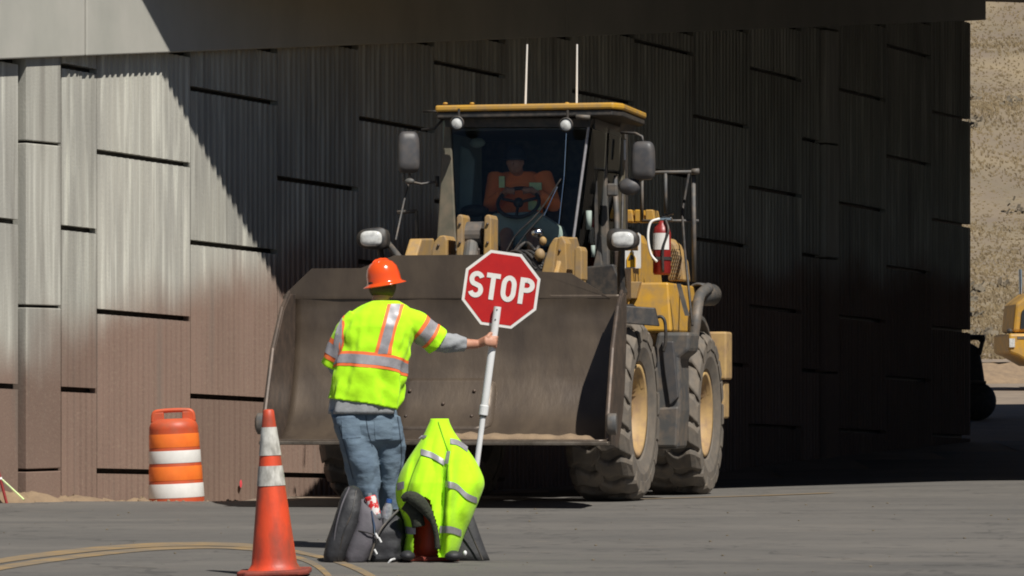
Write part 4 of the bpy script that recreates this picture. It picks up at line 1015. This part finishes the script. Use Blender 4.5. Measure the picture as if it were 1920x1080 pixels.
def letters():
    h = .172; y0 = -.076; sw_ = .031; Lw = .098; x0 = -.213; out = []
    cy_ = y0 + h / 2; r = (h - sw_) / 4; hw_ = Lw / 2 - sw_ / 2
    def arc(cx, cy, rx, ry, a0, a1, n=12): return [(cx + rx * math.cos(R(a0 + (a1 - a0) * i / n)), cy + ry * math.sin(R(a0 + (a1 - a0) * i / n))) for i in range(n + 1)]
    cx = x0 + Lw / 2
    out.append(('letter_s', [stroke(arc(cx, cy_ + r, hw_, r, 20, 235, 14)[:] + arc(cx, cy_ - r, hw_, r, 55, -160, 14), sw_, 'S')]))
    cx = x0 + Lw + .012 + .045
    out.append(('letter_t', [stroke([(cx - .045, y0 + h - sw_ / 2), (cx + .045, y0 + h - sw_ / 2)], sw_, 'T'), stroke([(cx, y0 + h - sw_ * 1.0), (cx, y0)], sw_, 'T')]))
    cx = x0 + Lw + .012 + .09 + .012 + Lw / 2
    out.append(('letter_o', [stroke(arc(cx, cy_ + .022, hw_, h / 2 - sw_ / 2 - .022, 0, 180, 12) + arc(cx, cy_ - .022, hw_, h / 2 - sw_ / 2 - .022, 180, 360, 12), sw_, 'O', True)]))
    cx = x0 + Lw + .012 + .09 + .012 + Lw + .02 + sw_ / 2; rr = (h * .56 - sw_) / 2
    out.append(('letter_p', [stroke([(cx, y0), (cx, y0 + h)], sw_, 'P'), stroke([(cx + sw_ / 2, y0 + h - sw_ / 2), (cx + .03, y0 + h - sw_ / 2)] + arc(cx + .03, y0 + h - sw_ / 2 - rr, .036, rr, 90, -90, 12) + [(cx + sw_ / 2, y0 + h - sw_ / 2 - 2 * rr)], sw_, 'P')]))
    return out
for nm, bs in letters():
    b = MB()
    for q in bs: b.add(q.v, q.f)
    b.build(nm, 'signwhite', sp_o)

# driver --------------------------------------------------------------
def Dl(px, py, a): return LM @ Lc(px, py, a)
dorg = LM @ Vector((-1.45, Lc(975, 380, -1.5).y, 2.25))
drv = thing('person', 'loader driver in orange safety shirt with both hands at the steering wheel', 'person', dorg)
def D(px, py, a): return Dl(px, py, a) - dorg
sk = MB(); fw = Vector((-.225, -.974, 0)); sd = Vector((.974, -.225, 0))
hd = D(966, 305, -1.12)
sk.tube([D(975, 420, -1.45), D(975, 380, -1.40), D(975, 340, -1.35)], [.15, .15, .14], 14); sk.tube([D(974, 335, -1.3), hd], .055, 12)
hmd = Matrix((sd, fw, Vector((0, 0, 1)))).transposed()
sk.ball(hd, (.076, .095, .115), 16, hmd); sk.tube([hd + fw * .09, hd + fw * .112 - Vector((0, 0, .03))], [.008, .013], 8)
for s_ in (-1, 1): sk.ball(hd + sd * .077 * s_, (.012, .02, .03), 8, hmd)
wheel_c = LM @ c0 - dorg
for s_, e in ((-1, D(922, 384, -1.20)), (1, D(1036, 384, -1.20))):
    sh = D(975 + s_ * 44, 328, -1.35); hnd = wheel_c + sd * .13 * s_ + Vector((0, 0, .11)) - fw * .05
    sk.tube([sh, e, hnd], [.055, .045, .03], 12); hf = (hnd - e).normalized(); ss_ = Vector((0, 0, 1)); ss_ = (ss_ - hf * ss_.dot(hf)).normalized(); nn_ = hf.cross(ss_)
    sk.tube([hnd, hnd + hf * .04], [.032, .034], 10); hand_fingers(sk, hnd + hf * .03, hf, -sd * s_, Vector((0, 0, -1)) + hf * .1)
sk.tube([D(955, 430, -1.35), D(950, 440, -0.95), D(950, 480, -0.75)], [.085, .07, .05], 12); sk.tube([D(1000, 430, -1.35), D(1000, 440, -0.95), D(1000, 480, -0.75)], [.085, .07, .05], 12)
sk.build('body', 'skin', drv, remesh=.008, relax=2)
b = MB()
b.tube([D(975, 425, -1.45), D(975, 380, -1.37), D(975, 340, -1.33), D(975, 322, -1.33)], [.21, .23, .235, .15], 24, flat=.75, up=tuple(sd))
for s_, e in ((-1, D(922, 384, -1.20)), (1, D(1036, 384, -1.20))):
    sh = D(975 + s_ * 42, 330, -1.35); hnd = wheel_c + sd * .13 * s_ + Vector((0, 0, .11)) - fw * .05
    b.tube([sh, e, e.lerp(hnd, .75)], [.098, .085, .06], 16)
shirt = b.build('work_shirt', 'orangevest', drv, remesh=.012, relax=3)
for x0, x1, y0, y1, a in ((992, 1015, 342, 362, -1.14), (990, 1013, 376, 394, -1.12), (935, 946, 330, 352, -1.14)):
    MB().prism([D(x0, y0, a), D(x1, y0, a), D(x1, y1, a), D(x0, y1, a)], tuple(fw * -.03)).build('reflective_patch', 'yellowband', shirt, bevel=.005)
b = MB(); b.lathe([(.001, .14), (.06, .13), (.10, .08), (.11, .01), (.135, -.01), (.11, -.012)], 28); o = b.build('hard_hat', 'nylon', drv, smooth=True); o.location = hd + Vector((0, 0, .03))

# ------------------------------------------------------------------ cones, barrel
def cone(loc, tilt, H_, r0, r1, bands, base, name, label):
    t = thing(name, label, 'traffic cone', loc)
    def rad(z): return r0 + (r1 - r0) * z / H_
    z0 = .03
    def seg(za, zb, m, nm, ex=0):
        b = MB(); n = 6; pr2 = [(rad(za) + ex, za)] + [(rad(za + (zb - za) * i / n) + ex, za + (zb - za) * i / n) for i in range(1, n + 1)]
        rings = []
        for r, z in pr2:
            rings.append([((r + .0015 * noise.noise(Vector((q * 3, z * 8, 0)))) * math.cos(q), (r + .0015 * noise.noise(Vector((q * 3, z * 8, 5)))) * math.sin(q), z) for q in (2 * math.pi * k / 48 for k in range(48))])
        b.loft(rings, cap=False); return b.build(nm, m, t, smooth=True)
    b = MB(); b.lathe([(r0 + .02, z0), (r0 + .006, z0 + .015)] + [(rad(z0 + (H_ - z0) * i / 24), z0 + (H_ - z0) * i / 24) for i in range(1, 25)] + [(r1 * .8, H_ + .008), (.004, H_ + .01)], 48)
    b.build('cone_body', 'cone', t, smooth=True)
    for za, zb in bands: seg(za, zb, 'conewhite', 'reflective_sleeve', .003)
    h = base / 2; c = .05
    b = MB(); pl2 = [(-h, -h + c), (-h + c, -h), (h - c, -h), (h, -h + c), (h, h - c), (h - c, h), (-h + c, h), (-h, h - c)]
    b.prism([(x, y, .004) for x, y in pl2], (0, 0, .03)); b.build('cone_base', 'conebase', t, bevel=.01)
    t.rotation_euler = (0, tilt, 0); return t
cp = at(515, 1080, F * EYE / 361); 
cone((cp.x, cp.y, .006), R(-2.2), .915, .134, .031, ((.50, .61), (.668, .825)), .40, 'traffic_cone', 'tall scuffed orange cone with two white bands standing alone on the road')
# barrel
bp_ = at(333, 935, 34.6)
bar_ = thing('traffic_barrel', 'orange and white striped construction barrel standing before the stained wall', 'traffic barrel', (bp_.x, 34.6, gz(bp_.x, 34.6) - .01))
RB = [(0, .262), (.345, .250), (.35, .247), (.505, .243), (.51, .240), (.65, .236), (.655, .233), (.86, .226), (.90, .205)]
def br(z): return lerp(RB, z)
b = MB(); b.lathe([(br(z), z) for z in [i * .0225 for i in range(41)]] + [(.15, .925), (.14, .93), (.001, .93)], 40); b.build('barrel_body', 'bar_or', bar_, smooth=True)
for z0, z1, m in ((.20, .33, 'signwhite'), (.36, .49, 'bar_refl'), (.52, .635, 'signwhite'), (.665, .79, 'bar_refl')):
    b = MB(); b.lathe([(br(z0) + .002, z0), (br(z0) + .003, z0 + .004), (br((z0 + z1) / 2) + .003, (z0 + z1) / 2), (br(z1) + .003, z1 - .004), (br(z1) + .002, z1)], 40); b.build('reflective_band', m, bar_, smooth=True)
b = MB(); pts = spl([(-.19, 0, .90), (-.175, 0, .985), (-.10, 0, 1.005), (.10, 0, 1.005), (.175, 0, .985), (.19, 0, .90)], 6); b.tube(pts, .021, 10)
b.build('handle', 'bar_or', bar_, smooth=True)
MB().box((-.185, -.02, .90), (-.085, .02, .995)).build('handle_web', 'bar_or', bar_, bevel=.01); MB().box((.085, -.02, .90), (.185, .02, .995)).build('handle_web', 'bar_or', bar_, bevel=.01)
b = MB(); b.lathe([(.001, 0), (.36, 0), (.37, .04), (.27, .06), (.265, .0)], 40); b.build('rubber_base', 'rubber', bar_, smooth=True)
bar_.rotation_euler = (0, R(-2.5), 0)

# ------------------------------------------------------------------ jacket draped over a cone, backpack, bottles
JY = 22.45
cc = at(806, 1050, JY + .05); 
cone((cc.x, cc.y, .006), 0, .72, .12, .03, ((.44, .54), (.58, .66)), .36, 'traffic_cone', 'orange cone standing hidden under the draped lime jacket')
jt = at(822, 1050, JY); jt.z = 0
jk = thing('safety_jacket', 'lime jacket with silver stripes draped over a cone, black collar hanging down', 'jacket', jt)
JT = [(785, 809, 840), (800, 801, 846), (819, 793, 857), (838, 780, 874), (866, 761, 894), (888, 749, 904), (904, 744, 910), (916, 741, 907), (944, 743, 896), (966, 754, 887), (985, 758, 879), (1010, 759, 868), (1034, 754, 860), (1042, 756, 856)]
def J(px, py, off=0, far=False):
    xl, xr = (sum(lerp([(r[0], r[k]) for r in JT], clamp(py + e_, 785, 1042)) for e_ in (-10, -5, 0, 5, 10)) / 5 for k in (1, 2)); c, w_ = (xl + xr) / 2, (xr - xl) / 2
    k = clamp((px - c) / w_, -1, 1); s_ = JY / F
    dep = lerp([(785, 13), (820, 32), (860, 56), (904, 72), (960, 78), (1042, 80)], py) * math.sqrt(max(0, 1 - k * k)) ** .9
    g = clamp((py - 800) / 80); 
    seam = 840 - (py - 845) * .05
    fold = 11 * g * math.exp(-((px - seam - 10) / 9) ** 2) - 9 * g * math.exp(-((px - seam + 5) / 7) ** 2)
    fold += g * (5.0 * math.sin(px * .13 + py * .02 + 2 * noise.noise(Vector((px * .02, py * .02, 0)))) + 7 * noise.noise(Vector((px * .028, py * .010, 3))) + 6.5 * (abs(math.sin((px - 825) / (py - 735) * 7 + .6 + .8 * noise.noise(Vector((px * .02, py * .015, 1))))) ** .7 - .5) + 4.5 * noise.noise(Vector((px * .07 + py * .02, py * .012, 6))))
    fold += 5 * g * math.exp(-((px - 775 + (py - 840) * .22) / 7) ** 2)
    y = -(dep + fold * (1 - k ** 6)) * s_ if not far else (dep * .8) * s_
    p = at(px, py, JY) - jt; p.y = y - off; return p
b = MB(); rings = []; NJ = 84; NR = 130
from math import cos, sin, pi
hole = lambda px, py: py > 926 + .024 * (px - 780) ** 2 * (1 if px < 783 else .45) and (777 - (py - 1000) * .0 if py > 966 else 752 + (py - 926) * .63) < px < (823 if py > 985 else 812 + (py - 950) * .3) 
grid = []
for i in range(NR + 1):
    py = 785 + (1042 - 785) * i / NR; xl, xr = (sum(lerp([(r[0], r[k]) for r in JT], clamp(py + e_, 785, 1042)) for e_ in (-10, -5, 0, 5, 10)) / 5 for k in (1, 2))
    grid.append([(( (xl + xr) / 2 - (xr - xl) / 2 * math.cos(pi * k / NJ)), py) for k in range(NJ + 1)])
vs, fs = [], []
for row in grid: vs += [J(x, y) for x, y in row]
for i in range(NR):
    for k in range(NJ):
        mx_, my_ = (grid[i][k][0] + grid[i + 1][k + 1][0]) / 2, (grid[i][k][1] + grid[i + 1][k + 1][1]) / 2
        if not hole(mx_, my_): fs.append((i * (NJ + 1) + k, i * (NJ + 1) + k + 1, (i + 1) * (NJ + 1) + k + 1, (i + 1) * (NJ + 1) + k))
n0 = len(vs)
for row in grid: vs += [J(x, y, far=True) for x, y in row]
for i in range(NR):
    for k in range(NJ): fs.append((n0 + i * (NJ + 1) + k, n0 + (i + 1) * (NJ + 1) + k, n0 + (i + 1) * (NJ + 1) + k + 1, n0 + i * (NJ + 1) + k + 1))
for k in range(NJ): fs.append((k, k + 1, n0 + k + 1, n0 + k))
b.add(vs, fs); jm = b.build('jacket_shell', 'lime', jk, smooth=True)
for v in (bmesh.new(),):
    v.from_mesh(jm.data); bmesh.ops.remove_doubles(v, verts=v.verts, dist=.0004); bmesh.ops.recalc_face_normals(v, faces=v.faces); v.to_mesh(jm.data); v.free()
def jtape(pts, hw_, vertical=False):
    P2 = spl([Vector(p) for p in pts], 8); b = MB(); rings = []
    for p in P2: rings.append([J(p.x + (v if vertical else 0), p.y + (0 if vertical else v), .009) for v in (-hw_, -hw_ / 2, 0, hw_ / 2, hw_)])
    b.loft(rings, closed=False); b.build('reflective_tape', 'silver', jk, smooth=True)
jtape([(790, 846), (812, 853), (834, 866)], 5.5); jtape([(790, 846 - 24), (796, 822 - 6)], 5.5, True)
jtape([(838, 868), (842, 845)], 3.5, True); jtape([(845, 826), (860, 830), (877, 842)], 5)
jtape([(836, 905), (856, 910), (876, 928), (895, 938)], 6); jtape([(745, 912), (752, 910), (759, 908)], 7)
jtape([(761, 992), (772, 993), (781, 992)], 6.5); jtape([(826, 990), (846, 990), (866, 998)], 6.5)
b = MB()
arc_ = spl([Vector(q) for q in ((756, 934), (768, 929), (784, 936), (800, 953), (813, 975), (820, 1000), (822, 1026))], 6)
b.tube([Vector((J(p.x, p.y).x, -.262, J(p.x, p.y).z)) for p in arc_], [.016 + .026 * math.sin(pi * min(1, i / 24)) for i in range(len(arc_))], 12)
arc2 = spl([Vector(q) for q in ((757, 942), (768, 950), (778, 965), (783, 985))], 6); b.tube([Vector((J(p.x + 4, p.y).x, -.215, J(p.x, p.y).z)) for p in arc2], .04, 10)
b.build('fleece_collar', 'fleece', jk, smooth=True)
b = MB()
rings = [[(at(x, y, JY + .03) - jt) + Vector((0, dy, 0)) for x, y, dy in row] for row in ([(748, 925, 0), (780, 918, -.05), (826, 935, 0), (790, 925, .12)], [(756, 990, .05), (775, 990, .2), (830, 990, .15), (800, 990, .24)], [(758, 1045, .08), (775, 1046, .22), (835, 1046, .2), (800, 1046, .26)])]
b.loft(rings, cap=False, closed=False); b.build('jacket_lining', 'nylon', jk, smooth=True, solid=.006)
for x, wd, z_ in ((850, 17, .05), (764, 14, .03)):
    MB().ball(at(x, 1042, JY - .20) - jt, (wd / 312, .07, .032), 16).build('cuff', 'nylon', jk, smooth=True)
def jseam(pts, name='seam', wd=1.3, m='limedark'):
    P2 = spl([Vector(p) for p in pts], 10); b = MB(); rings = []
    for i, p in enumerate(P2):
        t = (P2[min(i + 1, len(P2) - 1)] - P2[max(i - 1, 0)]).normalized(); rings.append([J(p.x - t.y * v, p.y + t.x * v, .006) for v in (-wd, 0, wd)])
    b.loft(rings, closed=False); b.build(name, m, jk, smooth=True)
jseam([(841, 870), (837, 900), (835, 950), (830, 1000), (826, 1030)]); jseam([(791, 850), (778, 880), (765, 920), (758, 960)], wd=1.0); jseam([(822, 790), (832, 820), (841, 845)], wd=.9)
MB().tube([at(825, 975, JY - .22) - jt, at(826, 990, JY - .22) - jt], .008, 8).build('zip_pull', 'lime', jk)

def zipline(pts, par, r=.004, m='black', name='zip'): return MB().tube(pts, r, 6).build(name, m, par)
# black cloth bag leaning behind the jacket
bg_ = at(895, 1055, JY + .10); bg_.z = 0
bag = thing('cloth_bag', 'black sloping cloth bag slumped behind the right side of the lime jacket', 'bag', bg_)
b = MB(); rings = []
for y, x0, x1, d in ((958, 866, 884, .03), (985, 858, 894, .06), (1010, 850, 903, .08), (1035, 845, 912, .10), (1054, 842, 919, .11)):
    c = at((x0 + x1) / 2, y, JY + .10) - bg_; w_ = (x1 - x0) / 2 / 312
    if y == 1054: c.z = .003
    rings.append([c + Vector((math.copysign(abs(cos(q)) ** .7, cos(q)) * w_ + .004 * noise.noise(Vector((q * 3, y * .1, 1))), sin(q) * d + .012 * noise.noise(Vector((q * 2, y * .05, 2))), 0)) for q in (2 * pi * k / 28 for k in range(28))])
b.loft(rings); b.build('bag_body', 'nylon2', bag, smooth=True).data.materials[0] = mat('charcoal_nylon', (.03, .03, .033), (.045, .045, .046), .75, scale=10, bump=.3)
MB().tube([at(872, 975, JY - .03) - bg_, at(905, 1050, JY - .03) - bg_], .006, 6).build('seam', 'black', bag)
b = MB().ball(at(872, 1037, JY - .16) - bg_, (.012, .01, .016), 8).build('buckle', 'white', bag, smooth=True)
# backpack
KY = 22.4
kb = at(665, 1055, KY); kb.z = 0
pack = thing('backpack', 'black and grey backpack with bottles in its top, leaning on the road behind the flagger', 'backpack', kb)
def K(px, py, dy=0): return at(px, py, KY + dy) - kb
def sliced(rows, name, m, e=.7, n=28, amp=.004, par=pack, flatb=True):
    b = MB(); rings = []
    for i, (y, x0, x1, dy, d) in enumerate(rows):
        c = K((x0 + x1) / 2, y, dy); w_ = (x1 - x0) / 2 / 312
        if i == len(rows) - 1 and y > 1045: c.z = .004
        rings.append([c + Vector((math.copysign(abs(cos(q)) ** e, cos(q)) * w_, math.copysign(abs(sin(q)) ** e, sin(q)) * d, 0)) + Vector((amp * noise.noise(Vector((q * 2, y * .06, i))), amp * 2 * noise.noise(Vector((q * 2.5, y * .05, 9))), 0)) for q in (2 * pi * k / n for k in range(n))])
    b.loft(rings); return b.build(name, m, par, smooth=True)
def finer(rows, n=4):
    out = []
    for a, b_ in zip(rows, rows[1:]):
        for i in range(n): out.append(tuple(u + (v - u) * i / n for u, v in zip(a, b_)))
    return out + [rows[-1]]
bp1 = sliced(finer([(911, 655, 667, .02, .05), (916, 647, 674, .02, .10), (930, 639, 681, .01, .135), (955, 632, 684, 0, .15), (985, 622, 676, -.01, .155), (1015, 612, 664, -.02, .155), (1040, 607, 653, -.02, .15), (1055, 608, 648, -.02, .13)]), 'padded_panel', 'nylon')
sliced(finer([(935, 672, 690, .02, .10), (955, 670, 706, 0, .14), (985, 664, 722, 0, .165), (1015, 652, 712, -.01, .17), (1040, 645, 698, -.01, .165), (1055, 643, 690, -.01, .15)]), 'main_pocket', 'nylon2')
sliced(finer([(955, 722, 748, .06, .06), (975, 712, 757, .03, .12), (1000, 702, 762, .02, .15), (1025, 694, 758, .02, .155), (1045, 688, 756, .02, .15), (1055, 686, 754, .02, .12)]), 'mesh_pocket', 'nylon', amp=.014)
zipline(spl([K(655, 914, -.09), K(640, 950, -.15), K(628, 1000, -.165), K(626, 1050, -.15)], 6), pack, .005, 'nylon2', 'piping')
zipline(spl([K(668, 920, -.10), K(660, 960, -.155), K(644, 1000, -.175), K(634, 1050, -.16)], 6), pack, .004, 'black', 'piping')
zipline(spl([K(672, 995, -.16), K(690, 999, -.185), K(706, 1004, -.17)], 5), pack, .004, 'black')
zipline(spl([K(748, 955, -.05), K(728, 975, -.12), K(712, 996, -.16), K(702, 1020, -.165), K(692, 1050, -.16)], 6), pack, .006, 'grey')
for x, y in ((704, 1000), (710, 1008), (702, 1030)):
    MB().tube([K(x, y, -.185), K(x + 5, y + 9, -.19)], .006, 6).build('zip_pull', 'white', pack)
zipline(spl([K(697, 958, -.14), K(702, 985, -.17), K(704, 1003, -.18)], 5), pack, .006, 'chrome')
MB().tube(spl([K(740, 1048, -.15), K(733, 1050, -.2), K(728, 1056, -.2)], 4), .006, 6).build('strap', 'white', pack)
for lab, x0, y0, x1, y1, r, mm, dy in (('clear drink bottle with a red and white wrapper in the backpack top', 692, 925, 706, 975, .034, 'wrap', -.09), ('clear drink bottle with a bright blue cap beside the red wrapped bottle', 730, 938, 722, 985, .03, 'blue', -.04)):
    p0, p1 = at(x1, y1, KY + dy), at(x0, y0, KY + dy); bt = thing('drink_bottle', lab, 'bottle', p0); ax_ = (p1 - p0); Ln = ax_.length
    qm = ax_.to_track_quat('Z', 'Y').to_matrix()
    MB().lathe([(.001, 0), (r * .9, 0), (r, .02), (r, Ln * .7), (r * .5, Ln * .9), (r * .4, Ln)], 20, qm).build('bottle_body', 'bottle', bt, smooth=True)
    if mm == 'blue':
        MB().lathe([(r * .55, Ln * .88), (r * .6, Ln * .9), (r * .6, Ln * 1.05), (.001, Ln * 1.06)], 16, qm).build('cap', 'blue', bt)
    else:
        MB().lathe([(r * 1.03, Ln * .2), (r * 1.05, Ln * .25), (r * 1.05, Ln * .85), (r * .9, Ln * .9)], 20, qm).build('wrapper', mat('red_white_wrapper', (.75, .72, .7), (.65, .03, .03), .35, scale=22, lo=.46, hi=.5, detail=2), bt)
# ------------------------------------------------------------------ small things at the edges
sp0 = at(14, 938, 33.3); st = thing('marker_stake', 'thin red marker stake leaning at the left foot of the wall', 'stake', (sp0.x, sp0.y, gz(sp0.x, sp0.y)))
s1 = at(-4, 880, 33.35) - Vector(st.location)
MB().tube([(0, 0, -.02), s1], .014, 6).build('stake', 'red', st); MB().tube([s1 * .70, s1 * .76], .018, 6).build('white_tip', 'white', st)
g1, g2 = at(4, 899, 33.33), at(45, 937, 33.2)
rp0 = MB().tube([g1, g2], .009, 6).build('guy_cord', 'yellowband'); tag(rp0, 'pale yellow cord running from the marker stake down to the dirt', 'cord')

# distant yellow machine, cut by the right edge of the picture
ty = 78.0
t0 = at(1920, 700, ty); tr = thing('dump_truck', 'yellow construction truck parked beyond the underpass in front of the hillside', 'truck', (t0.x, ty, gz(t0.x, ty)))
TO = Vector(tr.location)
def T(px, py, dy=0): return at(px, py, ty) + Vector((0, dy, 0)) - TO
MB().prism([T(1877, 627, -1.2), T(1877, 662, -1.2), T(1893, 668, -1.2), T(1925, 686, -1.2), T(2240, 690, -1.2), T(2240, 600, -1.2), T(1960, 627, -1.2)], (0, 2.4, 0)).build('chassis_body', 'yellow', tr, bevel=.05)
MB().prism([T(1888, 624, -.9), T(1893, 572, -.9), T(1920, 550, -.9), T(1990, 545, -.9), T(1990, 624, -.9)], (0, 1.8, 0)).build('cab_shell', 'yellow', tr, bevel=.06)
MB().prism([T(1902, 618, -.93), T(1905, 585, -.93), T(1925, 566, -.93), T(1980, 562, -.93), T(1980, 618, -.93)], (0, .02, 0)).build('side_window', 'farglass', tr)
MB().prism([T(2000, 624, -1.2), T(2010, 540, -1.2), T(2260, 520, -1.2), T(2250, 600, -1.2)], (0, 2.4, 0)).build('dump_body', 'yellow', tr, bevel=.05)
MB().box(T(1878, 652, -1.23), T(1888, 636, -1.0)).build('headlight', 'lens', tr)
MB().prism([T(1893, 632, -1.21), T(1925, 632, -1.21), T(1925, 637, -1.21), T(1893, 637, -1.21)], (0, .02, 0)).build('trim_stripe', 'grey', tr)
MB().tube([T(1914, 552, 0), T(1913, 505, 0)], .04, 10).build('exhaust_stack', 'chrome', tr)
MB().ball(T(1881, 622, -1), (.06, .06, .06), 8).build('marker_light', 'black', tr)
for px_ in (2010, 2150, 2215):
    for dy_ in (-1.05, 1.05):
        c = T(px_, 680, dy_); b = MB(); b.lathe([(.001, -.2), (.4, -.2), (.62, -.18), (.64, 0), (.62, .18), (.4, .2), (.001, .2)], 28, Matrix.Rotation(R(90), 3, 'X')); o = b.build('wheel', 'rubber', tr, smooth=True); o.location = (c.x, c.y, .62)
# berm and dark machine in the shade at the wall end
my = 60.0
m0 = at(1822, 770, my); mc = thing('roller', 'dark compact machine with a beacon arm parked in shade past the end of the wall', 'machine', (m0.x, my, gz(m0.x, my)))
MO = Vector(mc.location)
def G(px, py, dy=0): return at(px, py, my) + Vector((0, dy, 0)) - MO
MB().prism([G(1770, 775), G(1848, 770), G(1850, 735), G(1842, 680), G(1836, 652), G(1815, 640), G(1770, 640)], (0, 1.3, 0)).build('machine_body', 'black', mc, bevel=.04)
MB().tube([G(1812, 632), G(1846, 633)], .045, 8).build('top_bar', 'black', mc); MB().tube([G(1844, 632), G(1836, 665)], .035, 8).build('beacon_arm', 'black', mc)
MB().ball(G(1841, 636), (.06, .06, .06), 10).build('beacon', 'black', mc, smooth=True)
MB().tube(spl([G(1800, 722, -.05), G(1825, 716, -.05), G(1848, 718, -.05)], 5), .03, 8).build('bumper', 'grey', mc)
for px_ in (1785, 1832):
    c = G(px_, 760, .65); b = MB(); b.lathe([(.001, -.7), (.28, -.7), (.31, -.66), (.31, .66), (.28, .7), (.001, .7)], 26, Matrix.Rotation(R(90), 3, 'X')); o = b.build('drum', 'black', mc, smooth=True); o.location = (c.x, c.y, .31)
MB().ball(G(1832, 727, -.02), .03, 8).build('reflector', 'white', mc)
b = MB()
for i in range(3):
    x, y, L_, h = (9.5, 84, 3.0, .35) if i == 0 else ((12, 92, 4, .3) if i == 1 else (8.6, 76, 1.2, .22)); rings = []
    for k in range(7):
        t = k / 6; rings.append([(x + L_ * (1 - t * .85) * cos(q) * (1 + .2 * noise.noise(Vector((q, i, 0)))), y + .9 * (1 - t) * sin(q), gz(x, y) - .1 + (h + .1) * t ** .7 * (1 + .2 * noise.noise(Vector((q * 2, t, i))))) for q in (2 * pi * j / 24 for j in range(24))])
    b.loft(rings)
tag(b.build('dirt_pile', 'soil', smooth=True), kind='stuff')

# pebbles and bits on the road
b = MB()
for i in range(90):
    y = rnd.uniform(20.5, 33.8); x = rnd.uniform(-.145, .145) * y; r_ = rnd.choice((.004, .005, .006, .010))
    b.ball((x, y, gz(x, y) + .006 + r_ * .4), (r_ * 1.4, r_, r_ * .7), 6, Matrix.Rotation(rnd.uniform(0, 6), 3, 'Z'))
tag(b.build('pebbles', 'scrub'), kind='stuff')

q = wall_pt(451, 907, .035); mk = MB().lathe([(.001, 0), (.018, 0), (.022, .004), (.001, .005)], 12, Matrix.Rotation(R(60), 3, 'Z') @ Matrix.Rotation(R(90), 3, 'X') @ Matrix.Diagonal((1, 1.8, 1))).build('paint_mark', mat('survey_paint', (.8, .08, .10)), wall)
mk.matrix_parent_inverse = (Matrix.Translation(WO) @ Matrix.Rotation(R(60), 4, 'Z')).inverted(); mk.location = q
